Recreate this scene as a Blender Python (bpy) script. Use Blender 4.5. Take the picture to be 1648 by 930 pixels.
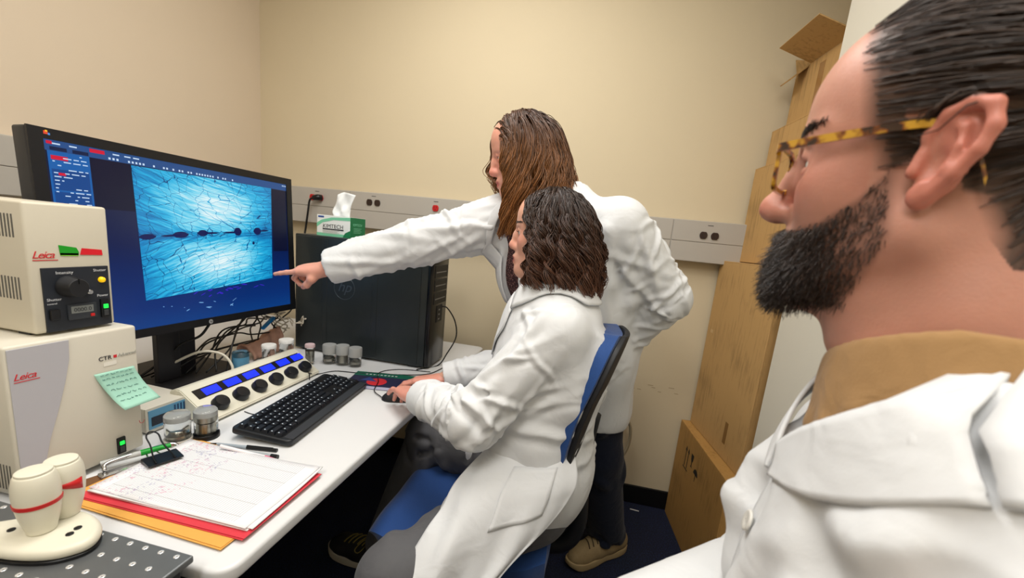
import bpy, bmesh, math, random
import numpy as np
from mathutils import Vector, Matrix, Euler
from mathutils.bvhtree import BVHTree

for _o in list(bpy.data.objects):
    bpy.data.objects.remove(_o)
SC = bpy.context.scene
COL = SC.collection
PI = math.pi

# ------------------------------------------------------------------ camera
FPX, PPX, PPY, HCAM = 668.0, 824.0, 508.0, 1.31
def _cam_rot(yaw, pitch, roll):
    cy, sy = math.cos(yaw), math.sin(yaw)
    fwd = Vector((sy * math.cos(pitch), cy * math.cos(pitch), -math.sin(pitch)))
    r = Vector((cy, -sy, 0)); d = fwd.cross(r)
    c, s = math.cos(roll), math.sin(roll)
    r2 = c * r + s * d; d2 = -s * r + c * d
    return r2, d2, fwd
_r, _d, _f = _cam_rot(math.radians(-10.6), math.radians(10.6), math.radians(-5.75))
cam_data = bpy.data.cameras.new('camera')
cam = bpy.data.objects.new('camera', cam_data); COL.objects.link(cam)
cam.matrix_world = Matrix(((_r.x, -_d.x, -_f.x, 0), (_r.y, -_d.y, -_f.y, 0), (_r.z, -_d.z, -_f.z, HCAM), (0, 0, 0, 1)))
cam_data.sensor_width = 36.0
cam_data.lens = FPX / 1648 * 36
cam_data.shift_y = (PPY - 465) / 1648
cam_data.clip_start = 0.02
cam_data.dof.use_dof = True
cam_data.dof.focus_distance = 1.15
cam_data.dof.aperture_fstop = 4.5
SC.camera = cam

# ------------------------------------------------------------------ world, lights, exposure
world = bpy.data.worlds.new('world'); SC.world = world
world.use_nodes = True
world.node_tree.nodes['Background'].inputs[0].default_value = (1.0, 0.98, 0.95, 1)
world.node_tree.nodes['Background'].inputs[1].default_value = 0.15
SC.view_settings.view_transform = 'Standard'
SC.view_settings.look = 'None'
SC.view_settings.exposure = 0.0
SC.view_settings.gamma = 1.0
SC.view_settings.use_curve_mapping = False

ROOM_H = 2.75
def area_light(name, loc, size, power, color=(1, 0.985, 0.96), rot=(0, 0, 0)):
    l = bpy.data.lights.new(name, 'AREA'); l.shape = 'RECTANGLE'
    l.size, l.size_y = size; l.energy = power; l.color = color
    o = bpy.data.objects.new(name, l); COL.objects.link(o)
    o.location = loc; o.rotation_euler = rot
    return o
LAMPS = [((-0.55, 0.95), 23), ((-0.55, -0.75), 21), ((0.3, 0.1), 8.5)]
for (lx, ly), pw in LAMPS:
    area_light('troffer_light', (lx, ly, ROOM_H - 0.03), (0.56, 1.16), pw)

# ------------------------------------------------------------------ helpers
def lin(h):
    h = h.lstrip('#')
    v = [int(h[i:i + 2], 16) / 255 for i in (0, 2, 4)]
    return tuple(c / 12.92 if c <= 0.04045 else ((c + 0.055) / 1.055) ** 2.4 for c in v) + (1,)

MATS = {}
def mat(name, color, rough=0.5, metal=0.0, noise=None, bump=None, spec=0.5, emit=None, emit_s=1.0,
        trans=0.0, ior=1.45, sss=0.0, sheen=0.0, coat=0.0, alpha=1.0):
    """principled material; noise=(scale, amount, detail) mottles the colour, bump=(scale, strength, detail)"""
    if name in MATS: return MATS[name]
    m = bpy.data.materials.new(name); m.use_nodes = True
    nt = m.node_tree; b = nt.nodes['Principled BSDF']
    c = lin(color) if isinstance(color, str) else tuple(color)
    b.inputs['Base Color'].default_value = c
    b.inputs['Roughness'].default_value = rough
    b.inputs['Metallic'].default_value = metal
    b.inputs['Specular IOR Level'].default_value = spec
    b.inputs['IOR'].default_value = ior
    b.inputs['Transmission Weight'].default_value = trans
    b.inputs['Coat Weight'].default_value = coat
    b.inputs['Sheen Weight'].default_value = sheen
    b.inputs['Alpha'].default_value = alpha
    if sss:
        b.inputs['Subsurface Weight'].default_value = sss
        b.inputs['Subsurface Radius'].default_value = (0.012, 0.005, 0.003)
        b.inputs['Subsurface Scale'].default_value = 1.0
    if emit:
        b.inputs['Emission Color'].default_value = lin(emit) if isinstance(emit, str) else tuple(emit)
        b.inputs['Emission Strength'].default_value = emit_s
    tc = nt.nodes.new('ShaderNodeTexCoord')
    if noise:
        n = nt.nodes.new('ShaderNodeTexNoise'); n.inputs['Scale'].default_value = noise[0]
        n.inputs['Detail'].default_value = noise[2] if len(noise) > 2 else 3
        nt.links.new(tc.outputs['Object'], n.inputs['Vector'])
        mx = nt.nodes.new('ShaderNodeMix'); mx.data_type = 'RGBA'
        a = noise[1]
        mx.inputs[6].default_value = tuple(max(0, v * (1 - a)) for v in c[:3]) + (1,)
        mx.inputs[7].default_value = tuple(min(1, v * (1 + a)) for v in c[:3]) + (1,)
        nt.links.new(n.outputs['Fac'], mx.inputs[0]); nt.links.new(mx.outputs[2], b.inputs['Base Color'])
    if bump:
        n = nt.nodes.new('ShaderNodeTexNoise'); n.inputs['Scale'].default_value = bump[0]
        n.inputs['Detail'].default_value = bump[2] if len(bump) > 2 else 3
        nt.links.new(tc.outputs['Object'], n.inputs['Vector'])
        bp = nt.nodes.new('ShaderNodeBump'); bp.inputs['Strength'].default_value = bump[1]
        bp.inputs['Distance'].default_value = 0.004
        nt.links.new(n.outputs['Fac'], bp.inputs['Height']); nt.links.new(bp.outputs[0], b.inputs['Normal'])
    MATS[name] = m
    return m

def link(o, parent=None):
    COL.objects.link(o)
    if parent is not None: o.parent = parent
    return o
def obj(name, bm, m, parent=None, loc=(0, 0, 0), rot=(0, 0, 0), smooth=False):
    me = bpy.data.meshes.new(name)
    if isinstance(bm, bmesh.types.BMesh):
        bm.to_mesh(me); bm.free()
    else:
        me.from_pydata([tuple(v) for v in bm[0]], [], [tuple(f) for f in bm[1]]); me.update()
    if m: me.materials.append(m)
    if smooth:
        me.polygons.foreach_set('use_smooth', [True] * len(me.polygons))
    o = bpy.data.objects.new(name, me); link(o, parent)
    o.location = loc; o.rotation_euler = rot
    return o
def shared(name, me, parent=None, loc=(0, 0, 0), rot=(0, 0, 0)):
    o = bpy.data.objects.new(name, me); link(o, parent); o.location = loc; o.rotation_euler = rot
    return o
def auto_smooth(o, ang=40):
    me = o.data
    me.polygons.foreach_set('use_smooth', [True] * len(me.polygons))
    me.set_sharp_from_angle(angle=math.radians(ang))
    return o
def tag(o, label=None, cat=None, group=None, kind=None):
    if label: o['label'] = label
    if cat: o['category'] = cat
    if group: o['group'] = group
    if kind: o['kind'] = kind
    return o
def thing(name, label, cat, loc=(0, 0, 0), rotz=0.0, group=None, rot=None):
    o = bpy.data.objects.new(name, None); COL.objects.link(o)
    o.empty_display_size = 0.05
    o.location = loc; o.rotation_euler = rot if rot else (0, 0, rotz)
    return tag(o, label, cat, group)
def struct(o, label=None):
    o['kind'] = 'structure'
    if label: o['label'] = label
    return o

def B(): return bmesh.new()
def rbox(x0, x1, y0, y1, z0, z1, bev=0.0, seg=2, bm=None):
    bm2 = bmesh.new()
    vs = [bm2.verts.new((x, y, z)) for x in (x0, x1) for y in (y0, y1) for z in (z0, z1)]
    for q in ((0, 1, 3, 2), (4, 6, 7, 5), (0, 4, 5, 1), (2, 3, 7, 6), (0, 2, 6, 4), (1, 5, 7, 3)):
        bm2.faces.new([vs[i] for i in q])
    if bev > 0:
        bmesh.ops.bevel(bm2, geom=list(bm2.edges), offset=bev, segments=seg, affect='EDGES', profile=0.5)
    bmesh.ops.recalc_face_normals(bm2, faces=bm2.faces)
    return merge(bm, bm2)
def merge(bm, bm2, mtx=None):
    if mtx is not None: bmesh.ops.transform(bm2, matrix=mtx, verts=bm2.verts)
    if bm is None: return bm2
    me = bpy.data.meshes.new('tmp'); bm2.to_mesh(me); bm2.free(); bm.from_mesh(me); bpy.data.meshes.remove(me)
    return bm
def lathe(profile, seg=32, bm=None, axis='Z', close=True):
    """profile list of (r, z)"""
    bm2 = bmesh.new(); rings = []
    for r, z in profile:
        if r < 1e-6: rings.append([bm2.verts.new((0, 0, z))])
        else: rings.append([bm2.verts.new((r * math.cos(2 * PI * i / seg), r * math.sin(2 * PI * i / seg), z)) for i in range(seg)])
    for a, b in zip(rings, rings[1:]):
        for i in range(seg):
            j = (i + 1) % seg
            if len(a) == 1 and len(b) == 1: continue
            if len(a) == 1: bm2.faces.new((a[0], b[i], b[j]))
            elif len(b) == 1: bm2.faces.new((a[i], a[j], b[0]))
            else: bm2.faces.new((a[i], a[j], b[j], b[i]))
    bmesh.ops.recalc_face_normals(bm2, faces=bm2.faces)
    if axis == 'X': bmesh.ops.transform(bm2, matrix=Matrix.Rotation(PI / 2, 4, 'Y'), verts=bm2.verts)
    if axis == 'Y': bmesh.ops.transform(bm2, matrix=Matrix.Rotation(-PI / 2, 4, 'X'), verts=bm2.verts)
    return merge(bm, bm2)
def catmull(pts, n):
    P = np.array(pts, float)
    if len(P) < 3:
        t = np.linspace(0, 1, n)[:, None]; return P[0] * (1 - t) + P[-1] * t
    Q = np.vstack([2 * P[0] - P[1], P, 2 * P[-1] - P[-2]])
    m = len(P) - 1; u = np.linspace(0, m, n); k = np.minimum(u.astype(int), m - 1); t = (u - k)[:, None]
    p0, p1, p2, p3 = Q[k], Q[k + 1], Q[k + 2], Q[k + 3]
    return 0.5 * (2 * p1 + (p2 - p0) * t + (2 * p0 - 5 * p1 + 4 * p2 - p3) * t ** 2 + (3 * p1 - p0 - 3 * p2 + p3) * t ** 3)
def tube(pts, r, sides=8, n=None, bm=None, caps=True):
    """round tube along a smoothed path; r a number or list"""
    P = catmull(pts, n) if n else np.array(pts, float)
    m = len(P)
    R = np.interp(np.linspace(0, 1, m), np.linspace(0, 1, len(r)), r) if hasattr(r, '__len__') else np.full(m, r)
    T = np.gradient(P, axis=0); T /= np.linalg.norm(T, axis=1)[:, None] + 1e-12
    bm2 = bmesh.new(); u = np.cross(T[0], (0.3, 0.2, 0.93)); u /= np.linalg.norm(u); rings = []
    for i in range(m):
        u = u - T[i] * np.dot(u, T[i]); u /= np.linalg.norm(u) + 1e-12
        v = np.cross(T[i], u)
        rings.append([bm2.verts.new(P[i] + R[i] * (math.cos(2 * PI * k / sides) * u + math.sin(2 * PI * k / sides) * v)) for k in range(sides)])
    for a, b in zip(rings, rings[1:]):
        for k in range(sides):
            j = (k + 1) % sides; bm2.faces.new((a[k], a[j], b[j], b[k]))
    if caps:
        bm2.faces.new(rings[0][::-1]); bm2.faces.new(rings[-1])
    return merge(bm, bm2)
def prism(poly, z0, z1, bev=0.0, seg=2, bm=None, mtx=None):
    bm2 = bmesh.new()
    a = [bm2.verts.new((x, y, z0)) for x, y in poly]; b = [bm2.verts.new((x, y, z1)) for x, y in poly]
    n = len(poly); bm2.faces.new(a[::-1]); bm2.faces.new(b)
    for i in range(n): bm2.faces.new((a[i], a[(i + 1) % n], b[(i + 1) % n], b[i]))
    bmesh.ops.recalc_face_normals(bm2, faces=bm2.faces)
    if bev > 0:
        es = [e for e in bm2.edges if abs(e.verts[0].co.z - e.verts[1].co.z) < 1e-6]
        bmesh.ops.bevel(bm2, geom=es, offset=bev, segments=seg, affect='EDGES', profile=0.5)
    return merge(bm, bm2, mtx)
def grid_surface(rows, nu, nv):
    """rows: list of control polylines (same count) -> smooth quad grid (verts, faces)"""
    A = np.array([catmull(r, nu) for r in rows])
    A = np.array([catmull(A[:, i], nv) for i in range(nu)])       # (nu, nv, 3)
    A = A.transpose(1, 0, 2)                                       # nv x nu
    F = [(j * nu + i, j * nu + i + 1, (j + 1) * nu + i + 1, (j + 1) * nu + i) for j in range(nv - 1) for i in range(nu - 1)]
    return A.reshape(-1, 3), F
def solid(o, t, off=0.0):
    md = o.modifiers.new('solidify', 'SOLIDIFY'); md.thickness = t; md.offset = off
    return o
def text_mesh(s, size, depth=0.0004, shear=0.0, spacing=1.0, align='LEFT'):
    cu = bpy.data.curves.new('lettering', 'FONT'); cu.body = s; cu.size = size; cu.extrude = depth; cu.shear = shear
    cu.space_character = spacing; cu.align_x = align; cu.resolution_u = 3
    o = bpy.data.objects.new('lettering_tmp', cu); COL.objects.link(o)
    dg = bpy.context.evaluated_depsgraph_get()
    me = bpy.data.meshes.new_from_object(o.evaluated_get(dg))
    bpy.data.objects.remove(o)
    return me
def frame_rot(xdir, ydir):
    """Euler whose local x,y axes point along the given directions"""
    x = Vector(xdir).normalized(); z = x.cross(Vector(ydir)).normalized(); y = z.cross(x)
    return Matrix((x, y, z)).transposed().to_euler()
def text(s, size, m, parent, loc, xdir, ydir, depth=0.0004, shear=0.0, align='LEFT', spacing=1.0, name='lettering'):
    me = text_mesh(s, size, depth, shear, spacing, align); me.materials.append(m)
    return shared(name, me, parent, loc, frame_rot(xdir, ydir))

# ------------------------------------------------------------------ materials
def wall_mat(name, color, spots=True):
    m = mat(name, color, rough=0.75, noise=(2.2, 0.025, 4), bump=(160, 0.05, 2), spec=0.3)
    return m
M_WALL = wall_mat('painted_wall_tan', '#d5c7aa')
M_WALL_L = wall_mat('painted_wall_rose_tan', '#d8c8b2')
M_WALL_R = wall_mat('painted_wall_offwhite', '#dedacd')
M_CEIL = mat('ceiling_tile', '#e9e7e0', 0.9, bump=(220, 0.25, 3))
M_BLACKRUB = mat('black_vinyl', '#0b0b0d', 0.45)
M_RACE = mat('grey_painted_steel', '#b3aea6', 0.45, spec=0.5)
M_WHITE_LAM = mat('white_laminate', '#d9dadb', 0.32, noise=(3, 0.015), spec=0.5)
M_EDGE = mat('grey_edge_band', '#c4c3bd', 0.45)
M_DARKMET = mat('dark_metal', '#17181b', 0.4, 0.6)
M_BLACK = mat('black_plastic', '#0d0e11', 0.35)
M_BLACKM = mat('black_plastic_matt', '#141519', 0.55)
M_CHROME = mat('chrome', '#c9c9c9', 0.18, 1.0)
M_RED = mat('red_plastic', '#c01a1c', 0.4)
M_BROWN = mat('brown_plastic', '#33211a', 0.4)
M_WHITE = mat('white_plastic', '#e8e8e6', 0.4)
M_CREAM = mat('cream_plastic', '#cfcabc', 0.42, bump=(500, 0.03))
M_CREAM2 = mat('cream_enamel', '#cbc4b2', 0.42, bump=(500, 0.03))
M_IVORY = mat('ivory_plastic', '#dcd8c6', 0.38)
M_GREY = mat('grey_plastic', '#8d8d8c', 0.45)
M_TXT = mat('dark_print', '#2a2b30', 0.6)
M_TXTG = mat('pale_grey_print', '#a9a79f', 0.6)
M_TXTW = mat('white_print', '#d5d7da', 0.6)
M_TXTR = mat('red_print', '#c8232c', 0.6)

def floor_mat():
    m = bpy.data.materials.new('navy_carpet_tile'); m.use_nodes = True
    nt = m.node_tree; b = nt.nodes['Principled BSDF']; b.inputs['Roughness'].default_value = 0.9
    tc = nt.nodes.new('ShaderNodeTexCoord')
    n = nt.nodes.new('ShaderNodeTexNoise'); n.inputs['Scale'].default_value = 190; n.inputs['Detail'].default_value = 3
    n2 = nt.nodes.new('ShaderNodeTexNoise'); n2.inputs['Scale'].default_value = 5; n2.inputs['Detail'].default_value = 4
    r = nt.nodes.new('ShaderNodeValToRGB')
    r.color_ramp.elements[0].position = 0.35; r.color_ramp.elements[0].color = lin('#060b1c')
    r.color_ramp.elements[1].position = 0.75; r.color_ramp.elements[1].color = lin('#24386a')
    e = r.color_ramp.elements.new(0.55); e.color = lin('#101d40')
    mx = nt.nodes.new('ShaderNodeMix'); mx.data_type = 'RGBA'; mx.blend_type = 'MULTIPLY'; mx.inputs[0].default_value = 0.5
    nt.links.new(tc.outputs['Object'], n.inputs['Vector']); nt.links.new(tc.outputs['Object'], n2.inputs['Vector'])
    nt.links.new(n.outputs['Fac'], r.inputs[0]); nt.links.new(r.outputs[0], mx.inputs[6]); nt.links.new(n2.outputs['Color'], mx.inputs[7])
    nt.links.new(mx.outputs[2], b.inputs['Base Color'])
    bp = nt.nodes.new('ShaderNodeBump'); bp.inputs['Strength'].default_value = 0.4; bp.inputs['Distance'].default_value = 0.003
    nt.links.new(n.outputs['Fac'], bp.inputs['Height']); nt.links.new(bp.outputs[0], b.inputs['Normal'])
    return m
M_FLOOR = floor_mat()

# ------------------------------------------------------------------ room shell
XL, XR, YB, YF = -1.9, 0.96, 2.1, -1.7
XP, YP = 0.635, 1.54          # near right wall face and the corner where the box nook begins
struct(obj('floor', rbox(XL - .1, XR + .1, YF - .1, YB + .1, -0.1, 0), M_FLOOR), 'dark navy speckled floor')
struct(obj('ceiling', rbox(XL - .1, XR + .1, YF - .1, YB + .1, ROOM_H, ROOM_H + .1), M_CEIL), 'white tiled ceiling')
struct(obj('wall_back', rbox(XL - .1, XR + .1, YB, YB + .1, 0, ROOM_H), M_WALL), 'plain tan painted wall behind the standing woman')
struct(obj('wall_left', rbox(XL - .1, XL, YF, YB, 0, ROOM_H), M_WALL_L), 'tan painted wall behind the monitor')
struct(obj('wall_right', rbox(XP, XR + .1, YF, YP, 0, ROOM_H), M_WALL_R), 'off-white wall behind the bearded man')
struct(obj('wall_nook', rbox(XR, XR + .1, YP + .0005, YB, 0, ROOM_H), M_WALL), 'tan wall closing the nook behind the cardboard boxes')
struct(obj('wall_front', rbox(XL - .1, XR + .1, YF - .1, YF, 0, ROOM_H), M_WALL), 'tan wall facing the desk')
struct(obj('baseboard_back', rbox(XL + .001, XR - .001, YB - .012, YB - .0005, 0.0005, 0.1, 0.003), M_BLACKRUB), 'black vinyl baseboard along the tan wall')
struct(obj('baseboard_left', rbox(XL + .0005, XL + .012, YF + .02, YB - .013, 0.0005, 0.1, 0.003), M_BLACKRUB), 'black vinyl baseboard behind the desk')
struct(obj('baseboard_right', rbox(XP - .012, XP - .0005, YF + .02, YP - .003, 0.0005, 0.1, 0.003), M_BLACKRUB), 'black vinyl baseboard under the off-white wall')

# ceiling light fittings (the room's lamps)
M_LENS = mat('troffer_lens', '#f4f4f0', 0.6, emit='#fff4e4', emit_s=1.5)
for i, ((lx, ly), pw) in enumerate(LAMPS):
    t = thing('ceiling_light', ['white fluorescent ceiling panel above the desk', 'white fluorescent ceiling panel at the front of the room over the desk side',
                                'white fluorescent ceiling panel above the bearded man'][i], 'ceiling light', (lx, ly, ROOM_H - .001), group='fluorescent ceiling panels')
    f = rbox(-.3, -.28, -.6, .6, -.025, 0, bm=None); rbox(.28, .3, -.6, .6, -.025, 0, bm=f)
    rbox(-.28, .28, -.6, -.58, -.025, 0, bm=f); rbox(-.28, .28, .58, .6, -.025, 0, bm=f)
    obj('frame', f, M_WHITE, t)
    obj('diffuser', rbox(-.28, .28, -.58, .58, -.012, -.004), M_LENS, t)

# wire raceways
def outlet(parent, x, y, z, m, name='outlet', ydir=True):
    bm = B()
    pts = []
    for i in range(24):
        a = 2 * PI * i / 24; px, pz = 0.0165 * math.cos(a), 0.0185 * math.sin(a); pz = max(-.0155, min(.0155, pz)); pts.append((px, pz))
    M4 = Matrix.Rotation(PI / 2, 4, 'X')
    prism(pts, 0, 0.005, 0.001, 1, bm, M4)
    o = obj(name, bm, m, parent, (x, y, z)); auto_smooth(o)
    for sx, sz, w, h in ((-.006, .004, .0022, .008), (.006, .004, .0022, .0065), (0, -.007, .0045, .0045)):
        obj('slot', rbox(sx - w / 2, sx + w / 2, -.0056, -.004, sz - h / 2, sz + h / 2), M_BLACK, o)
    return o
RZ0, RZ1 = 1.283, 1.468
rb = obj('trim_1', rbox(XL + .05, XR - .002, YB - .06, YB - .0005, RZ0, RZ1, 0.004), M_RACE); struct(rb, 'grey metal wire raceway along the tan wall')
for a, b_ in ((-1.846, -1.31), (-1.307, -.55), (-.547, .317), (.321, .896)):
    obj('cover_panel', rbox(a, b_, YB - .0635, YB - .061, RZ0 + .002, 1.372, 0.001, 1), M_RACE, rb)
for a, b_ in ((-1.846, -1.31), (-1.307, -.55), (-.547, .317), (.321, .896)):
    obj('receptacle_panel', rbox(a, b_, YB - .0635, YB - .061, 1.374, RZ1 - .002, 0.001, 1), M_RACE, rb)
for x, mm in ((-1.527, M_RED), (-1.478, M_RED), (-1.193, M_BROWN), (-1.148, M_BROWN), (-.827, M_RED), (.454, M_BROWN), (.502, M_BROWN)):
    outlet(rb, x, YB - .0635, 1.417 if x < 0 else 1.405, mm)
for x in (-1.5, -1.17, -.827, .478):
    obj('printed_mark', rbox(x - .012, x + .012, YB - .0641, YB - .0634, 1.4475, 1.4505), M_TXT, rb)
rl = obj('trim_2', rbox(XL + .0005, XL + .06, YF + .3, YB - .001, RZ0, RZ1, 0.004), M_RACE); struct(rl, 'grey metal wire raceway behind the monitor')
obj('cover_panel', rbox(XL + .061, XL + .0635, -.6, YB - .07, RZ0 + .002, 1.372, 0.001, 1), M_RACE, rl)
obj('receptacle_panel', rbox(XL + .061, XL + .0635, -.6, YB - .07, 1.374, RZ1 - .002, 0.001, 1), M_RACE, rl)

# scuffs on the back wall
M_SCUFF = mat('scuff', '#a58f6c', 0.8)
sc = thing('scuff_mark', 'faint brown scuff marks on the tan wall', 'scuff', (.36, YB - .0003, .64))
random.seed(4)
for i in range(7):
    x = -.1 + .2 * i / 6 + random.uniform(-.01, .01); z = random.uniform(-.02, .02)
    obj('streak', rbox(x, x + random.uniform(.012, .03), -.0004, 0, z, z + .0025), M_SCUFF, sc)

# ------------------------------------------------------------------ desk
DZ = 0.74
desk = thing('desk', 'white laminate desk with rounded grey edge under the monitor and keyboard', 'desk', (-1.18, 1.27, 0))
dx0, dx1, dy0, dy1 = -1.885 + 1.18, -.508 + 1.18, .478 - 1.27, 2.03 - 1.27
pts = []
rc = .035
for cx, cy, a0 in ((dx1 - rc, dy0 + rc, -90), (dx1 - rc, dy1 - rc, 0), (dx0 + rc, dy1 - rc, 90), (dx0 + rc, dy0 + rc, 180)):
    for i in range(7):
        a = math.radians(a0 + 15 * i); pts.append((cx + rc * math.cos(a), cy + rc * math.sin(a)))
auto_smooth(obj('tabletop', prism(pts, DZ - .03, DZ, 0.008, 4), M_WHITE_LAM, desk))
for x, y in ((dx1 - .25, dy0 + .06), (dx1 - .25, dy1 - .06), (dx0 + .06, dy0 + .06), (dx0 + .06, dy1 - .06)):
    obj('leg', rbox(x - .025, x + .025, y - .025, y + .025, 0, DZ - .03, .004), M_DARKMET, desk)
obj('modesty_panel', rbox(dx0 + .35, dx0 + .365, dy0 + .1, dy1 - .1, .2, DZ - .031), M_DARKMET, desk)
obj('apron_rail', rbox(dx1 - .27, dx1 - .24, dy0 + .1, dy1 - .1, DZ - .07, DZ - .031), M_DARKMET, desk)

# steel breadboard table at the near left
PZ = 0.775
M_BB = mat('brushed_grey_steel', '#6f7274', 0.4, 0.55, noise=(40, 0.08, 5))
M_BBS = mat('dark_grey_steel', '#3c3e42', 0.45, 0.4)
bt = thing('optical_table', 'grey perforated steel table plate in the near corner', 'table', (-1.1, -.05, 0))
obj('plate', rbox(-.75, .547, -.55, .517, PZ - .012, PZ, .0025), M_BB, bt)
obj('side_skirt', rbox(-.74, .535, -.54, .505, PZ - .11, PZ - .013, .002), M_BBS, bt)
for x, y in ((-.68, -.48), (.47, -.48), (-.68, .44), (.47, .44)):
    obj('leg', rbox(x - .04, x + .04, y - .04, y + .04, 0, PZ - .11, .004), M_BBS, bt)
M_HOLE = mat('polished_socket', '#f0f0f0', 0.25, 0.6)
hb = lathe([(0.0, -.0002), (.0018, .0001), (.0034, .0009), (.0042, .0002)], 14)
hm = bpy.data.meshes.new('socket'); hb.to_mesh(hm); hb.free(); hm.materials.append(M_HOLE)
hm.polygons.foreach_set('use_smooth', [True] * len(hm.polygons))
for i in range(13):
    for j in range(8):
        x = -.574 - .0297 * i - .0149 * (j % 2) * 0 + 1.1; y = .457 - .0297 * j + .05
        x += (-.0015 if j % 2 else 0.0135)* 1.0 - 0.0135
        if x > .545 or abs(x) > .74: continue
        shared('socket', hm, bt, (x, y, PZ))

# ------------------------------------------------------------------ controller cabinet (lower)
cab = thing('control_cabinet', 'large cream control cabinet with grey curved panel and sticky note on its front', 'instrument', (-1.19, .608, DZ))
fx = .22; y0, y1 = -.108, .106; hz = .30
auto_smooth(obj('housing', rbox(-.22, fx, y0, y1, .012, hz, .006, 3), M_CREAM, cab))
for sx in (-.17, .17):
    for sy in (-.08, .08):
        obj('foot', lathe([(0, 0), (.012, 0), (.012, .0125), (0, .0125)], 16), M_BLACK, cab, (sx, sy, 0))
M_LILAC = mat('lilac_grey_panel', '#b3b2b8', 0.45)
gp = [(-.104, .294), (-.016, .294), (-.018, .255), (-.028, .21), (-.042, .16), (-.058, .11), (-.07, .06), (-.078, .018), (-.104, .018)]
bm = prism(gp, 0, .0016, .0005, 1); 
YZ = Matrix(((0, 0, 1, 0), (1, 0, 0, 0), (0, 1, 0, 0), (0, 0, 0, 1)))   # local (x,y,z) -> (z,x,y): polygon into the yz plane
bmesh.ops.transform(bm, matrix=YZ, verts=bm.verts)
obj('side_panel', bm, M_LILAC, cab, (fx, 0, 0))
text('Leica', .017, M_TXTR, cab, (fx + .0018, -.1, .237), (0, 1, 0), (0, 0, 1), shear=.35, spacing=.9)
obj('underline', rbox(0, .0005, -.099, -.064, .2325, .2338), M_TXTR, cab, (fx + .0016, 0, 0))
text('CTR', .0125, M_TXT, cab, (fx + .0004, .03, .237), (0, 1, 0), (0, 0, 1))
obj('triangle_mark', rbox(0, .0006, .0575, .0635, .238, .244), M_TXTR, cab, (fx, 0, 0))
text('Advanced', .0105, M_TXTG, cab, (fx + .0004, .0655, .238), (0, 1, 0), (0, 0, 1), spacing=.85)
obj('tape_scrap', rbox(0, .0004, .038, .062, .2235, .232), mat('clear_tape', '#e6e3d8', 0.25), cab, (fx + .0002, 0, 0))
sw = obj('power_switch', rbox(-.001, .004, .05, .066, .018, .056, .0012), M_BLACK, cab, (fx, 0, 0))
obj('green_lamp', rbox(.003, .0062, .0535, .0625, .039, .0475, .001), mat('lit_green', '#17c23a', 0.4, emit='#1ee04a', emit_s=1.2), sw)
obj('rocker', rbox(.003, .0056, .0535, .0625, .0225, .036, .001), mat('dark_grey_rocker', '#3a3c3f', .5), sw)
for i in range(7):
    x = fx - .018 - .0075 * i
    obj('vent_slot', rbox(x - .0016, x + .0016, y0 - .0006, y0 + .002, .025, .075, .0005, 1), mat('slot_dark', '#5e5c56', .7), cab)
obj('pen_scribble', tube([(0, .098, .078), (0.0002, .1, .0715), (.0002, .106, .07), (0, .109, .076)], .0005, 5, 12), M_TXTR, cab, (fx + .0004, 0, 0))

# sticky note
note_rows = []
for k, (zz, dx, sh) in enumerate(((.952, .0012, 0), (.935, .002, .006), (.91, .006, .016), (.885, .014, .026), (.866, .026, .034))):
    note_rows.append([(-.97 + dx + .0005, .627 + sh + f * .075, zz - .002 * f + (.004 * f if k > 2 else 0)) for f in (0, .33, .66, 1)])
v, f = grid_surface(note_rows, 10, 14)
nt_o = obj('sticky_note', (v - np.array(v).min(0) * 0, f), mat('mint_paper', '#a6d9c6', .8), smooth=True); solid(nt_o, .0004)
tag(nt_o, 'mint green handwritten sticky note curling off the cream cabinet', 'sticky note')
random.seed(11)
bm = B()
vv = np.array(v).reshape(14, 10, 3)
for row in range(6):
    r = 1.2 + row * 1.75; c = 1.0
    while c < 7.6:
        w = random.uniform(.5, 1.1)
        def P(rr, cc):
            i, j = int(rr), int(cc); a, b2 = rr - i, cc - j
            i2, j2 = min(i + 1, 13), min(j + 1, 9)
            return (1 - a) * ((1 - b2) * vv[i, j] + b2 * vv[i, j2]) + a * ((1 - b2) * vv[i2, j] + b2 * vv[i2, j2]) + np.array([.0009, 0, .0003])
        pts = [P(r + random.uniform(-.25, .25), c + w * s / 4) for s in range(5)]
        tube(pts, .00045, 4, 9, bm); c += w + random.uniform(.25, .5)
    if random.random() < .3: continue
hw = obj('handwriting', bm, mat('ink_green_grey', '#4a7a78', .7), nt_o); hw['kind'] = 'stuff'

# ------------------------------------------------------------------ lamp power supply on top
ls = thing('light_source_box', 'cream fluorescence lamp supply with black dial panel on top of the large cabinet', 'instrument', (-1.16, .629, DZ + hz))
fx2 = .16
auto_smooth(obj('housing', rbox(-.14, fx2, -.066, .066, .005, .248, .005, 3), M_CREAM2, ls))
for sx in (-.1, .12):
    for sy in (-.05, .05):
        obj('foot', rbox(sx - .014, sx + .014, sy - .01, sy + .01, 0, .0055), M_BLACK, ls)
pn = obj('front_panel', rbox(-.003, .0035, -.05, .058, .006, .129, .001), mat('slate_panel', '#1d222b', .5), ls, (fx2, 0, 0))
kb_ = obj('intensity_knob', lathe([(0, 0), (.021, 0), (.021, .003), (.0185, .006), (.0175, .026), (.016, .028), (0, .028)], 36, axis='X'), M_BLACKM, ls, (fx2 + .0035, -.012, .092)); auto_smooth(kb_)
obj('pointer', rbox(.006, .03, -.0008, .0008, .008, .0178), M_BLACK, kb_)
cl = obj('lock_lever', lathe([(0, 0), (.006, 0), (.006, .008), (.004, .011), (0, .011)], 16, axis='X'), M_CHROME, ls, (fx2 + .0035, .017, .079)); auto_smooth(cl)
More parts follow.
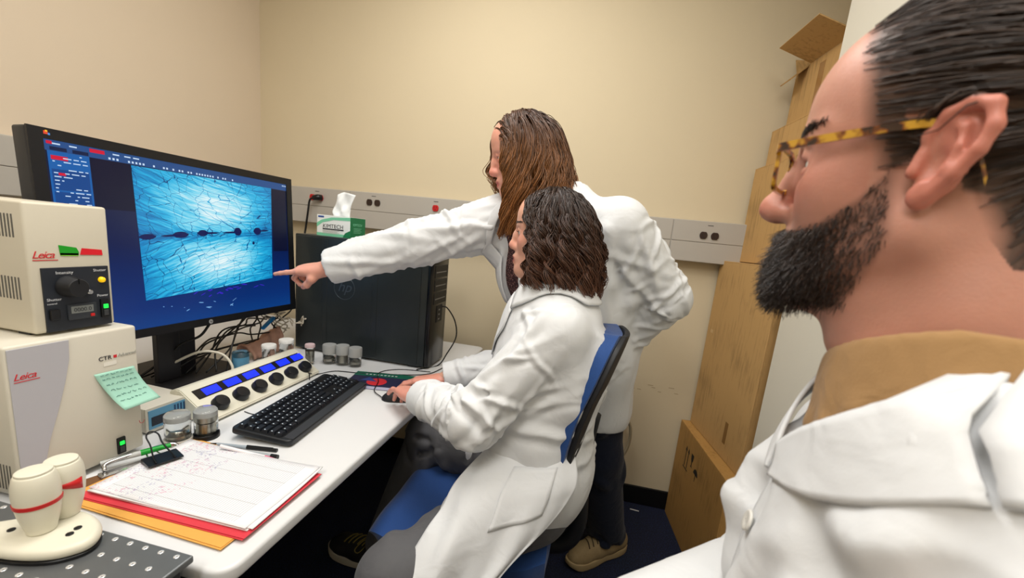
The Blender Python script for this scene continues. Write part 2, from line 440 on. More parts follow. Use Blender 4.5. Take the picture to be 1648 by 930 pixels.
auto_smooth(obj('yellow_lamp', lathe([(0, 0), (.006, 0), (.0055, .004), (.003, .0065), (0, .007)], 16, axis='X'), mat('yellow_lens', '#e8b90c', .3, emit='#ffc400', emit_s=.5), ls, (fx2 + .0035, .044, .101)))
dp = obj('display', rbox(.0025, .0065, -.018, .03, .025, .056, .001), mat('display_bezel', '#2c3036', .35), ls, (fx2, 0, 0))
obj('counter_window', rbox(.006, .0069, -.013, .024, .038, .052), mat('lcd_grey', '#777c7a', .25), dp)
text('0000.0', .011, M_TXT, dp, (.0071, -.009, .041), (0, 1, 0), (0, 0, 1), depth=.0001)
obj('reset_button', rbox(.006, .0085, .018, .025, .028, .034, .001), M_RED, dp)
ps = obj('power_switch', rbox(.0025, .007, .038, .053, .022, .061, .001), M_BLACK, ls, (fx2, 0, 0))
obj('green_lamp', rbox(.0065, .009, .0415, .05, .041, .05, .001), mat('lit_green', '#17c23a', 0.4), ps)
obj('rocker', rbox(.0065, .0085, .0415, .05, .026, .038, .001), mat('dark_grey_rocker', '#3a3c3f', .5), ps)
obj('shutter_switch', rbox(.0025, .009, -.046, -.031, .03, .05, .0015), M_BLACK, ls, (fx2, 0, 0))
text('Intensity', .008, M_TXTW, ls, (fx2 + .0037, -.03, .1165), (0, 1, 0), (0, 0, 1), depth=.0001)
text('Shutter', .0075, M_TXTW, ls, (fx2 + .0037, .031, .1185), (0, 1, 0), (0, 0, 1), depth=.0001)
text('Power', .0075, M_TXTW, ls, (fx2 + .0037, .034, .066), (0, 1, 0), (0, 0, 1), depth=.0001)
text('Shutter', .0075, M_TXTW, ls, (fx2 + .0037, -.047, .066), (0, 1, 0), (0, 0, 1), depth=.0001)
text('control', .005, M_TXTW, ls, (fx2 + .0037, -.047, .059), (0, 1, 0), (0, 0, 1), depth=.0001)
text('Leica', .019, M_TXTR, ls, (fx2 + .0003, -.06, .147), (0, 1, 0), (0, 0, 1), shear=.35, spacing=.85)
obj('underline', rbox(0, .0004, -.059, -.022, .1425, .144), M_TXTR, ls, (fx2 + .0002, 0, 0))
def flag_tape(pts, m, name):
    bm = prism(pts, 0, .0006); bmesh.ops.transform(bm, matrix=YZ, verts=bm.verts)
    return obj(name, bm, m, ls, (fx2 + .0004, 0, 0))
flag_tape([(-.0195, .1715), (.008, .1665), (.0115, .159), (.011, .1515), (-.018, .1525)], mat('green_tape', '#149a1c', .5), 'green_tape')
flag_tape([(-.0185, .1565), (.011, .1555), (.0105, .1505), (-.0175, .1512)], mat('lime_tape', '#7be01e', .5), 'lime_tape_edge')
flag_tape([(.017, .1655), (.051, .162), (.052, .151), (.0135, .1525)], mat('red_tape', '#d81626', .5), 'red_tape')
for zr, n in ((.182, 6), (.068, 8)):
    for i in range(n):
        x = fx2 - .026 - .0082 * i
        obj('vent_slot', rbox(x - .0019, x + .0019, -.0667, -.0645, zr, zr + .042, .0006, 1), mat('slot_dark', '#5e5c56', .7), ls)

# ------------------------------------------------------------------ small cream meter with blue front
sm = thing('temperature_meter', 'small cream bench meter with a blue front panel behind the clear vials', 'instrument', (-1.12, .83, DZ), rotz=math.radians(-2))
auto_smooth(obj('housing', rbox(-.09, .088, -.062, .058, .004, .068, .004, 2), M_CREAM, sm))
obj('front_bezel', rbox(.088, .092, -.062, .058, .004, .068, .001), M_CREAM, sm)
obj('blue_panel', rbox(.0915, .0935, -.056, .052, .012, .061), mat('meter_blue', '#5c95b8', .4), sm)
obj('dark_window', rbox(.093, .0945, -.05, -.005, .02, .043), mat('window_dark', '#101a28', .2), sm)
for i in range(5):
    obj('tick_mark', rbox(.093, .0942, .006 + i * .008, .010 + i * .008, .03, .056), mat('ink_navy', '#1d3f66', .5), sm)
obj('paper_tag', rbox(-.02, .05, -.04, .0, .0682, .0688), M_WHITE, sm)
auto_smooth(obj('side_knob', lathe([(0, 0), (.006, 0), (.006, .01), (0, .01)], 14, axis='X'), M_BLACK, sm, (.093, .044, .05)))

# ------------------------------------------------------------------ monitor
MC = Vector((-1.206, 1.093, 1.192)); MYAW, MTILT, MW, MH = -.041, .045, .740, .498
MS = .757 / .740
mn = Vector((math.cos(MYAW) * math.cos(MTILT), math.sin(MYAW) * math.cos(MTILT), math.sin(MTILT)))
mu = Vector((-math.sin(MYAW), math.cos(MYAW), 0)); mv = mn.cross(mu)
mon = thing('monitor', 'large black widescreen monitor showing a bright blue micrograph', 'monitor', (MC.x - .13, MC.y, DZ))
Mrot = Matrix((mu, mv, mn)).transposed().to_4x4()
def mon_local(bm):
    """panel coordinates (u right, v up, n toward the viewer) -> the monitor's own frame"""
    T = Matrix.Translation(MC - mon.location) @ Mrot @ Matrix.Scale(MS, 4)
    bmesh.ops.transform(bm, matrix=T, verts=bm.verts); return bm
auto_smooth(obj('back_housing', mon_local(rbox(-MW / 2, MW / 2, -MH / 2, MH / 2, -.045, -.001, .006, 3)), mat('monitor_shell', '#26272a', .45), mon))
SW, SHU, SHL = .345, .226, -.226
bz = B()
for a in ((-MW / 2, -SW, -MH / 2, MH / 2), (SW, MW / 2, -MH / 2, MH / 2), (-SW, SW, SHU, MH / 2), (-SW, SW, -MH / 2, SHL)):
    rbox(a[0], a[1], a[2], a[3], -.001, .004, bm=bz)
obj('bezel', mon_local(bz), mat('bezel_black', '#0e0f13', .42), mon)
# the lit screen: picture drawn with shader nodes in the panel's own coordinates
def screen_mat():
    m = bpy.data.materials.new('lit_screen'); m.use_nodes = True; nt = m.node_tree
    b = nt.nodes['Principled BSDF']; b.inputs['Base Color'].default_value = lin('#04060c'); b.inputs['Roughness'].default_value = .28
    tc = nt.nodes.new('ShaderNodeTexCoord'); sp = nt.nodes.new('ShaderNodeSeparateXYZ'); nt.links.new(tc.outputs['UV'], sp.inputs[0])
    r = nt.nodes.new('ShaderNodeValToRGB'); r.color_ramp.elements[0].color = lin('#0a4a9c'); r.color_ramp.elements[0].position = 0.0
    r.color_ramp.elements[1].color = lin('#0b1a3c'); r.color_ramp.elements[1].position = .95
    e = r.color_ramp.elements.new(.12); e.color = lin('#06388a'); e = r.color_ramp.elements.new(.5); e.color = lin('#051e5a')
    nt.links.new(sp.outputs['Y'], r.inputs[0])
    nt.links.new(r.outputs[0], b.inputs['Emission Color']); b.inputs['Emission Strength'].default_value = .62
    return m
def micro_mat():
    m = bpy.data.materials.new('lit_micrograph'); m.use_nodes = True; nt = m.node_tree; L = nt.links.new
    b = nt.nodes['Principled BSDF']; b.inputs['Base Color'].default_value = lin('#02060c'); b.inputs['Roughness'].default_value = .28
    tc = nt.nodes.new('ShaderNodeTexCoord'); sp = nt.nodes.new('ShaderNodeSeparateXYZ'); L(tc.outputs['UV'], sp.inputs[0])
    def mth(op, a, b2=None, clamp=False):
        n = nt.nodes.new('ShaderNodeMath'); n.operation = op; n.use_clamp = clamp
        for i, x in enumerate((a, b2)):
            if x is None: continue
            if isinstance(x, (int, float)): n.inputs[i].default_value = x
            else: L(x, n.inputs[i])
        return n.outputs[0]
    U, V = sp.outputs['X'], sp.outputs['Y']
    side = mth('SIGN', mth('SUBTRACT', V, .5))                       # +1 above the mid line, -1 below
    dist = mth('ABSOLUTE', mth('SUBTRACT', V, .5))
    # curving fibre direction: coordinate across the fibres
    t = mth('ADD', mth('MULTIPLY', V, 1.0), mth('MULTIPLY', mth('MULTIPLY', U, side), .42))
    t = mth('SUBTRACT', t, mth('MULTIPLY', mth('MULTIPLY', mth('POWER', mth('ABSOLUTE', mth('SUBTRACT', U, .15)), 2.0), side), .25))
    nz = nt.nodes.new('ShaderNodeTexNoise'); nz.inputs['Scale'].default_value = 4; nz.inputs['Detail'].default_value = 4; L(tc.outputs['UV'], nz.inputs['Vector'])
    t2 = mth('ADD', t, mth('MULTIPLY', nz.outputs['Fac'], .05))
    cb = nt.nodes.new('ShaderNodeCombineXYZ'); L(mth('MULTIPLY', t2, 60.0), cb.inputs[0]); L(mth('MULTIPLY', U, 5.0), cb.inputs[1]); L(side, cb.inputs[2])
    st = nt.nodes.new('ShaderNodeTexNoise'); st.inputs['Scale'].default_value = 1.0; st.inputs['Detail'].default_value = 5; st.inputs['Roughness'].default_value = .65; L(cb.outputs[0], st.inputs['Vector'])
    # bright centres of the two lobes
    def blob(cu, cv, ru, rv):
        a = mth('DIVIDE', mth('SUBTRACT', U, cu), ru); c = mth('DIVIDE', mth('SUBTRACT', V, cv), rv)
        return mth('POWER', 2.718, mth('MULTIPLY', mth('ADD', mth('MULTIPLY', a, a), mth('MULTIPLY', c, c)), -1.0))
    gl = mth('ADD', blob(.5, .76, .34, .2), blob(.52, .26, .34, .2))
    gl = mth('ADD', mth('MULTIPLY', gl, .50), .30)
    val = mth('ADD', gl, mth('MULTIPLY', mth('SUBTRACT', st.outputs['Fac'], .5), 1.25))
    # fine dark vessels
    vo = nt.nodes.new('ShaderNodeTexVoronoi'); vo.feature = 'DISTANCE_TO_EDGE'; vo.inputs['Scale'].default_value = 11
    wv = nt.nodes.new('ShaderNodeCombineXYZ'); L(mth('ADD', U, mth('MULTIPLY', nz.outputs['Fac'], .25)), wv.inputs[0]); L(mth('MULTIPLY', t2, .9), wv.inputs[1]); L(wv.outputs[0], vo.inputs['Vector'])
    ves = mth('LESS_THAN', vo.outputs['Distance'], .012)
    val = mth('SUBTRACT', val, mth('MULTIPLY', ves, .42))
    mid = mth('POWER', 2.718, mth('MULTIPLY', mth('POWER', mth('MULTIPLY', dist, 28.0), 2.0), -1.0))
    val = mth('SUBTRACT', val, mth('MULTIPLY', mid, .18))
    edge = mth('MINIMUM', mth('MINIMUM', mth('MULTIPLY', U, 5.0), mth('MULTIPLY', mth('SUBTRACT', 1.0, U), 4.0)), 1.0)
    val = mth('MULTIPLY', val, mth('ADD', mth('MULTIPLY', edge, .3), .7))
    r = nt.nodes.new('ShaderNodeValToRGB'); cr = r.color_ramp
    cr.elements[0].position = 0.0; cr.elements[0].color = lin('#053a78')
    cr.elements[1].position = .92; cr.elements[1].color = lin('#f2ffff')
    for p_, c_ in ((.22, '#0a86c4'), (.42, '#28b9e8'), (.6, '#7fdcf5')):
        e = cr.elements.new(p_); e.color = lin(c_)
    L(val, r.inputs[0]); L(r.outputs[0], b.inputs['Emission Color']); b.inputs['Emission Strength'].default_value = .95
    return m
def emis(name, c, s=1.0):
    return mat(name, '#050608', .3, emit=c, emit_s=s)
def uv_quad(name, quad, n, m, parent, nu=1):
    """flat quad in panel coordinates with 0..1 UVs"""
    me = bpy.data.meshes.new(name)
    T = Matrix.Translation(MC - mon.location) @ Mrot @ Matrix.Scale(MS, 4)
    me.from_pydata([tuple(T @ Vector((a, b_, n))) for a, b_ in quad], [], [(0, 1, 2, 3)]); me.update()
    uv = me.uv_layers.new(name='UVMap')
    for i, c in enumerate(((0, 0), (1, 0), (1, 1), (0, 1))): uv.data[i].uv = c
    me.materials.append(m)
    return shared(name, me, parent)
def R4(u0, u1, v0, v1): return [(u0, v0), (u1, v0), (u1, v1), (u0, v1)]
scr = uv_quad('screen', R4(-SW, SW, SHL, SHU), .0008, screen_mat(), mon)
uv_quad('micrograph', [(-.172, -.15), (.262, -.118), (.274, .203), (-.176, .201)], .0012, micro_mat(), scr)
ui = {'bar': emis('ui_bar', '#2a5a9c', .7), 'panel': emis('ui_panel', '#1467b8', .8), 'dark': emis('ui_dark', '#06214f', .7), 'white': emis('ui_white', '#cfe6ff', .9),
      'red': emis('ui_red', '#d8163a', .9), 'mid': emis('ui_mid', '#0d4c96', .8), 'purple': emis('ui_violet', '#3a22c8', .9), 'black': emis('ui_black', '#0b1440', .45)}
def ui_rects(name, rects, key, n, parent=scr):
    bm = B()
    for a in rects:
        q = [bm.verts.new((x, y, n)) for x, y in R4(*a)]; bm.faces.new(q)
    return obj(name, mon_local(bm), ui[key], parent)
ui_rects('toolbar', [(-SW, SW, .203, SHU)], 'bar', .0011)
ui_rects('dark_margin', [(-.262, -.176, .085, .203)], 'black', .0010); ui_rects('dark_margin', [(.274, SW - .004, -.02, .2)], 'black', .0010)
ui_rects('side_panel', [(-.340, -.264, .08, .203)], 'panel', .0013)
ui_rects('panel_group', [(-.336, -.268, .12, .165), (-.336, -.268, .085, .116)], 'mid', .0015)
ui_rects('active_tab', [(-.335, -.305, .185, .194), (-.262, -.232, .2145, .223), (-.325, -.312, .152, .158), (-.34, -.33, .217, .2235)], 'red', .0017)
random.seed(5); rr = []
for k in range(14):
    z = .197 - k * .0082; x = -.333
    while x < -.275:
        w = random.uniform(.004, .016)
        if random.random() < .62: rr.append((x, min(x + w, -.269), z, z + .0022))
        x += w + .004
ui_rects('panel_print', rr, 'white', .0018)['kind'] = 'stuff'
rr = []
for x in np.arange(-.225, .13, .0085):
    if random.random() < .7: rr.append((x, x + .0045, .2055, .2105))
for x in (-.33, -.3, -.215, -.19, -.17): rr.append((x, x + .014, .2175, .2205))
for x in (.325, .332, .339): rr.append((x, x + .004, .217, .221))
ui_rects('toolbar_print', rr, 'white', .0018)['kind'] = 'stuff'
ui_rects('dark_button', [(-.335, -.305, .2045, .2125), (-.295, -.265, .2045, .2125)], 'dark', .0015)
# dark knots along the middle of the micrograph
bm = B()
def blob_poly(cx, cy, rx, ry, ang=0, n=20, z=.0016):
    vs = []
    for i in range(n):
        a = 2 * PI * i / n; x, y = rx * math.cos(a), ry * math.sin(a) * (1 if abs(math.cos(a)) < .75 else .75)
        vs.append(bm.verts.new((cx + x * math.cos(ang) - y * math.sin(ang), cy + x * math.sin(ang) + y * math.cos(ang), z)))
    bm.faces.new(vs)
for cx, cy, rx, ry in ((-.153, .021, .022, .0075), (-.064, .029, .024, .009), (.004, .036, .017, .0095), (.03, .037, .03, .003), (.126, .045, .015, .013), (.205, .0495, .017, .012), (-.09, .026, .03, .003), (.1, .0415, .03, .003), (.235, .052, .02, .003)):
    bm = B(); blob_poly(cx, cy, rx, ry, .07); obj('dark_knot', mon_local(bm), emis('knot_navy', '#0a1c66', .6), scr)
bm = B(); blob_poly(.186, .008, .005, .005, 0); obj('dark_dot', mon_local(bm), emis('knot_navy', '#0a1c66', .6), scr)
random.seed(8); bm = B()
for i in range(16):
    x = random.uniform(-.05, .22); y = -.15 + (x + .05) * .07 + random.uniform(-.012, .006)
    blob_poly(x, y, random.uniform(.004, .014), random.uniform(.001, .0028), random.uniform(-.3, .5), 8, .0015)
obj('violet_specks', mon_local(bm), ui['purple'], scr)['kind'] = 'stuff'
random.seed(9); bm = B()
for i in range(12):
    x = random.choice((random.uniform(-.13, -.06), random.uniform(-.03, .03), random.uniform(.08, .13))); y = -.188 + random.uniform(-.008, .016)
    blob_poly(x, y, random.uniform(.002, .01), random.uniform(.0006, .0016), random.uniform(-.6, .6), 8, .0015)
obj('pale_specks', mon_local(bm), emis('speck_pale', '#7fb8f0', .8), scr)['kind'] = 'stuff'
# maker's badge under the screen and the colour sticker
bd = obj('round_badge', mon_local(merge(None, lathe([(0, .0035), (.0068, .0035), (.0068, .0048), (0, .0048)], 28), Matrix.Translation((.007, -.2385, 0)))), mat('badge_silver', '#c8ccd0', .3, .6), mon)
me = text_mesh('hp', .0095, .0002, .3, 1, 'CENTER'); me.transform(Matrix.Translation(MC - mon.location) @ Mrot @ Matrix.Scale(MS, 4) @ Matrix.Translation((.007, -.2405, .005))); me.materials.append(M_TXT)
shared('badge_letters', me, bd)
stk = obj('sticker', mon_local(rbox(-.3435, -.3365, .2355, .2425, .004, .0046)), mat('sticker_red', '#d2452c', .5), mon)
obj('sticker_patch', mon_local(rbox(-.3365, -.333, .2345, .239, .0041, .0048)), mat('sticker_blue', '#3f86d8', .5), stk)
obj('sticker_patch', mon_local(rbox(-.341, -.337, .2405, .244, .0047, .005)), mat('sticker_yellow', '#eab21f', .5), stk)
# stand
obj('stand_column', rbox(.028, .05, -.09, -.018, .012, .30, .004), mat('stand_dark', '#1b1a1f', .45), mon, (0, 0, 0))
obj('stand_column', rbox(.005, .027, -.02, .055, .012, .30, .004), mat('stand_dark', '#1b1a1f', .45), mon, (0, 0, 0))
obj('neck_plate', rbox(.05, .085, -.07, .04, .26, .40, .004), M_BLACKM, mon)
pts = [(.155 * math.copysign(abs(math.cos(a)) ** .5, math.cos(a)) - .02, .17 * math.copysign(abs(math.sin(a)) ** .5, math.sin(a))) for a in np.linspace(0, 2 * PI, 40, endpoint=False)]
auto_smooth(obj('stand_base', prism(pts, 0, .013, .003, 2), M_BLACKM, mon))

# ------------------------------------------------------------------ two-knob stage controller on the steel plate
jc = thing('stage_controller', 'cream teardrop hand controller with two red-banded knobs on the steel plate', 'controller', (-.765, .425, PZ), rotz=math.radians(0))
outl = [(-.115, -.052), (-.06, -.056), (0, -.05), (.045, -.035), (.068, -.012), (.07, .008), (.055, .027), (.03, .04), (-.005, .047), (-.03, .04), (-.06, .018), (-.10, -.014), (-.135, -.035)]
outl = [tuple(p) for p in catmull(outl + [outl[0]], 60)[:-1]]
auto_smooth(obj('rubber_foot', prism([(x * .985, y * .985) for x, y in outl], 0, .006, .001, 1), M_BLACK, jc))
auto_smooth(obj('base', prism(outl, .005, .024, .009, 4), M_IVORY, jc))
def ctl_knob(x, y, s, lean, red_flag, name):
    prof = [(0, .004), (.0155, .004), (.018, .012), (.0235, .035), (.0262, .058), (.0268, .075), (.0255, .09), (.0225, .1005), (.0205, .1022), (.0205, .1045), (.0185, .1065), (0, .1075)]
    prof = [tuple(p) for p in [(max(0, a), b) for a, b in catmull([(a, b, 0) for a, b in prof], 50)[:, :2]]]
    k = obj(name, lathe([(r * s, z * s) for r, z in prof], 40), M_IVORY, jc, (x, y, .02), (lean[0], lean[1], 0)); auto_smooth(k, 50)
    return k
k1 = ctl_knob(-.012, -.006, .98, (0, -.03), False, 'front_knob')
auto_smooth(obj('red_band', lathe([(.0250, .0515), (.0263, .0515), (.0268, .0575), (.0256, .0575)], 40), M_RED, k1))
k2 = ctl_knob(-.022, .031, .95, (0, 0), True, 'rear_knob')
fl = []
for i in range(9):
    a = -1.0 + i * 1.35 / 8; w = .016 * i / 8
    fl.append(((.0262 * math.cos(a), .0262 * math.sin(a), .067 - w), (.0262 * math.cos(a), .0262 * math.sin(a), .067 + w * .2 + .001)))
vs = [p for q in fl for p in q]; fs = [(2 * i, 2 * i + 2, 2 * i + 3, 2 * i + 1) for i in range(8)]
o = obj('red_flag', (vs, fs), M_RED, k2, smooth=True); solid(o, .0008)
for x, y in ((.03, .012), (.034, -.001), (-.05, -.02), (-.047, -.005)):
    auto_smooth(obj('button', lathe([(0, 0), (.0048, 0), (.0048, .0018), (.003, .0026), (0, .0026)], 16), M_BLACK, jc, (x, y, .0235)))
text('Leica', .01, mat('pink_print', '#d98a8a', .6), jc, (-.075, -.043, .0242), (1, .15, 0), (-.15, 1, 0), shear=.3)

# ------------------------------------------------------------------ dial panel with six blue displays
cp = thing('dial_panel', 'cream sloping control panel with six black dials and six blue displays', 'control panel', (-1.0, 1.09, DZ), rotz=math.radians(1.0))
L2 = .228
prof = [(.05, .004), (.052, .012), (-.045, .082), (-.058, .083), (-.078, .076), (-.078, .004)]
bm = B()
a = [bm.verts.new((x, -L2, z)) for x, z in prof]; b_ = [bm.verts.new((x, L2, z)) for x, z in prof]
bm.faces.new(a); bm.faces.new(b_[::-1])
for i in range(len(prof)):
    j = (i + 1) % len(prof); bm.faces.new((a[i], b_[i], b_[j], a[j]))
bmesh.ops.recalc_face_normals(bm, faces=bm.faces)
bmesh.ops.bevel(bm, geom=list(bm.edges), offset=.0025, segments=2, affect='EDGES')
auto_smooth(obj('housing', bm, M_IVORY, cp))
sl = Vector((-.097, 0, .070)).normalized(); nrm = Vector((.070, 0, .097)).normalized()
base = Vector((.052, 0, .012))
def on_slope(s, y, h=0): 
    p = base + sl * s + nrm * h; return (p.x, y, p.z)
srot = frame_rot((0, 1, 0), sl)   # local x along the panel, y up the slope, z out
obj('display_strip', rbox(-.206, .214, -.014, .018, 0, .0012), mat('strip_black', '#101018', .25), cp, on_slope(.087, 0, -.0002), srot)
M_LCD = mat('lit_blue_lcd', '#0a1fd0', .35, emit='#1a35ff', emit_s=.85)
for i in range(6):
    y = -.175 + .0705 * i
    obj('lcd', rbox(-.025, .025, -.0105, .0135, .001, .0022), M_LCD, cp, on_slope(.087, y + .018, 0), srot)
    k = obj('dial', lathe([(0, 0), (.0225, 0), (.0225, .004), (.021, .006), (.0205, .016), (.018, .0195), (0, .0205)], 36), mat('dial_black', '#17181c', .32), cp, on_slope(.037, y + .003, 0), srot)
    auto_smooth(k)
    obj('dial_dimple', lathe([(0, .0207), (.0035, .0209), (.004, .0203)], 14), M_BLACKM, k, (.009, .004, 0))
for y in (-.212,):
    auto_smooth(obj('side_stud', lathe([(0, 0), (.0045, 0), (.004, .005), (0, .006)], 12), M_BLACK, cp, on_slope(.045, y, 0), srot))

# ------------------------------------------------------------------ keyboard
kbd = thing('keyboard', 'black full-size keyboard on the white desk', 'keyboard', (-.7045, 1.055, DZ + .003), rot=(.095, 0, math.radians(96.2)))
M_KEY = mat('key_black', '#14181f', .38, bump=(900, .05)); M_KEYL = mat('key_legend', '#c9d6e2', .6)
M_KB = mat('keyboard_shell', '#1a1d22', .42)
pts = []
KW, KD = .222, .163
for cx, cy, a0 in ((KW - .015, .015, -90), (KW - .015, KD - .012, 0), (-KW + .015, KD - .012, 90), (-KW + .015, .015, 180)):
    for i in range(5):
        a = math.radians(a0 + 22.5 * i); pts.append((cx + .0135 * math.cos(a), cy + .0125 * math.sin(a)))
auto_smooth(obj('shell', prism(pts, 0, .0165, .004, 3), M_KB, kbd))
obj('front_lip', rbox(-KW + .012, KW - .012, .0035, .028, .0166, .0176, .0008, 1), mat('shell_grey', '#33363b', .35), kbd)
obj('key_well', rbox(-KW + .006, KW - .006, .03, .150, .0158, .0170), mat('key_well', '#090a0d', .5), kbd)
for x in (-.17, .17): obj('foot', rbox(x - .02, x + .02, .135, .147, -.016, .001), M_BLACK, kbd)
KU = .0188; kmesh = {}
def key_mesh(w, d=1.0):
    if (w, d) in kmesh: return kmesh[(w, d)]
    W, D_ = w * KU - .0018, d * KU - .0018; bm = B()
    b0 = [bm.verts.new((sx * W / 2, sy * D_ / 2, 0)) for sx, sy in ((-1, -1), (1, -1), (1, 1), (-1, 1))]
    t0 = [bm.verts.new((sx * (W / 2 - .0022), sy * (D_ / 2 - .0024) + .0006, .0085)) for sx, sy in ((-1, -1), (1, -1), (1, 1), (-1, 1))]
    for i in range(4): bm.faces.new((b0[i], b0[(i + 1) % 4], t0[(i + 1) % 4], t0[i]))
    bm.faces.new(t0)
    bmesh.ops.bevel(bm, geom=[e for e in bm.edges if e.verts[0] in t0 and e.verts[1] in t0], offset=.0008, segments=1, affect='EDGES')
    lw = .0016
    q = [bm.verts.new((-W / 2 + .0046 + x, D_ / 2 - .0072 + y, .0088)) for x, y in ((-lw, -lw), (lw, -lw), (lw, lw), (-lw, lw))]
    fq = bm.faces.new(q); fq.material_index = 1
    me = bpy.data.meshes.new('key'); bm.to_mesh(me); bm.free(); me.materials.append(M_KEY); me.materials.append(M_KEYL)
    kmesh[(w, d)] = me; return me
def key(u, row, w=1.0, d=1.0):
    shared('key', key_mesh(w, d), kbd, (-.213 + (u + w / 2) * KU, .032 + row * KU + d * KU / 2, .0165))
def keyrow(u, row, ws):
    for w in ws: key(u, row, w); u += w
keyrow(0, 5.25, [1]); keyrow(2, 5.25, [1] * 4); keyrow(6.5, 5.25, [1] * 4); keyrow(11, 5.25, [1] * 4); keyrow(15.25, 5.25, [1] * 3)
keyrow(0, 4, [1] * 13 + [2]); keyrow(0, 3, [1.5] + [1] * 12 + [1.5]); keyrow(0, 2, [1.75] + [1] * 11 + [2.25]); keyrow(0, 1, [2.25] + [1] * 10 + [2.75])
keyrow(0, 0, [1.25, 1.25, 1.25, 6.25, 1.25, 1.25, 1.25, 1.25])
keyrow(15.25, 4, [1] * 3); keyrow(15.25, 3, [1] * 3); keyrow(16.25, 1, [1]); keyrow(15.25, 0, [1] * 3)
for r_ in (4, 3, 2, 1): keyrow(18.5, r_, [1] * 3)
key(18.5, 0, 2); key(20.5, 0, 1); key(21.5, 4, 1); key(21.5, 2, 1, 2); key(21.5, 0, 1, 2)
cab_mat = mat('cable_black', '#0c0c0e', .45)
def cable(pts, r, m, label, name='cable', n=60, group=None, sides=8):
    o = obj(name, tube(pts, r, sides, n), m, smooth=True); tag(o, label, 'cable', group); return o
def as_part(o, root):
    for k_ in ('label', 'category', 'group'):
        if k_ in o: del o[k_]
    bpy.context.view_layer.update(); o.parent = root; o.matrix_parent_inverse = root.matrix_world.inverted(); o.name = 'cord'
kc_ = cable([(-.905, 1.2, .765), (-.925, 1.225, .775), (-.95, 1.255, .765), (-.955, 1.31, .7425), (-.92, 1.37, .7425), (-.83, 1.39, .7425), (-.78, 1.42, .7425), (-.70, 1.44, .7425), (-.60, 1.5, .7425), (-.57, 1.62, .7425)], .0018, cab_mat, 'thin black cord looping from the back of the keyboard past the vials', 'cord'); as_part(kc_, kbd)
cable([(-.935, .96, .7418), (-.905, .955, .7418), (-.88, .96, .7418), (-.86, .975, .7418)], .0013, cab_mat, 'short thin black wire between dial panel and keyboard', 'wire', 30)

# ------------------------------------------------------------------ mouse and printed mat
mp = thing('mouse_mat', 'dark printed mouse mat with a red spot and green strip under the mouse', 'mouse mat', (-.72, 1.35, DZ + .0003), rotz=math.radians(12))
obj('mat_sheet', rbox(-.115, .115, -.085, .085, 0, .0018), mat('mat_navy', '#2a2b48', .45), mp)
obj('green_strip', rbox(-.115, .115, .042, .085, .0018, .0021), mat('mat_green', '#14604c', .45), mp)
obj('pale_strip', rbox(-.115, .115, -.085, -.06, .0018, .0021), mat('mat_lilac', '#b9b6cf', .45), mp)
obj('red_spot', lathe([(0, .0019), (.036, .0019), (.036, .0023), (0, .0024)], 28), mat('mat_red', '#d0303a', .45), mp, (-.012, -.012, 0))
obj('blue_wedge', prism([(-.012, -.012), (-.05, .03), (-.075, -.005)], .0022, .0026), mat('mat_blue', '#3a4a86', .45), mp)
for i in range(9): obj('print_dash', rbox(-.075 + i * .014, -.067 + i * .014, .057, .064, .0021, .0023), M_TXTW, mp)
ms = thing('mouse', 'black computer mouse under the seated woman\'s hand', 'mouse', (-.585, 1.225, DZ + .002), rotz=math.radians(200))
bm = bmesh.new(); bmesh.ops.create_uvsphere(bm, u_segments=28, v_segments=16, radius=1)
for v_ in bm.verts:
    x, y, z = v_.co
    z2 = max(z, -.0); s = 1 - .12 * x
    v_.co = (x * .057, y * .031 * (1 - .1 * math.cos(x * PI)), z2 * .034 * (1 - .25 * x) + .001)
auto_smooth(obj('shell', bm, M_BLACKM, ms), 60)
auto_smooth(obj('scroll_wheel', lathe([(0, -.003), (.008, -.003), (.009, -.001), (.009, .001), (.008, .003), (0, .003)], 20, axis='Y'), M_GREY, ms, (.033, 0, .021)))
mc_ = cable([(-.64, 1.21, .745), (-.69, 1.25, .7455), (-.72, 1.33, .7455), (-.77, 1.43, .7425), (-.72, 1.50, .7425), (-.60, 1.53, .7425)], .0016, cab_mat, 'thin black cord running from the mouse toward the computer tower', 'cord'); as_part(mc_, ms)

# ------------------------------------------------------------------ vials / objective cans
M_CLEAR = mat('clear_plastic', '#f4f6f6', .04, trans=1.0, ior=1.3)
M_STEEL = mat('brushed_steel', '#b9b4a8', .28, 1.0)
M_GCAP = mat('grey_cap', '#a3a4a2', .5)
def vial(loc, label, cap, capm, base_m, r=.026, h=.078, inner='tall', group='clear plastic lens vials', top_m=None, name='vial', cat='vial'):
    t = thing(name, label, cat, loc, group=group)
    obj('wall', lathe([(r - .0016, .009), (r, .009), (r, h - .006), (r - .004, h - .001), (0, h), (0, h - .0016), (r - .005, h - .003), (r - .0016, h - .007), (r - .0016, .009)], 32), M_CLEAR, t, smooth=True)
    if base_m: auto_smooth(obj('base_cap', lathe([(0, 0), (r + .0025, 0), (r + .003, .002), (r + .003, .011), (r + .0018, .0125), (0, .0125)], 32), base_m, t))
    if capm: auto_smooth(obj('lid', lathe([(0, h - cap), (r + .0015, h - cap), (r + .0018, h - .002), (r, h + .001), (0, h + .0015)], 32), capm, t))
    if top_m: auto_smooth(obj('foam_pad', lathe([(0, h - .02), (r - .003, h - .02), (r - .003, h - .008), (0, h - .008)], 28), top_m, t))
    if inner == 'tall':
        auto_smooth(obj('lens_barrel', lathe([(0, .013), (.010, .013), (.0115, .02), (.0115, .04), (.0145, .043), (.0145, .056), (.012, .058), (0, .058)], 26), M_STEEL, t))
    elif inner == 'short':
        auto_smooth(obj('lens_barrel', lathe([(0, .013), (.014, .013), (.015, .022), (.011, .027), (.0085, .034), (0, .035)], 26), M_STEEL, t))
    return t
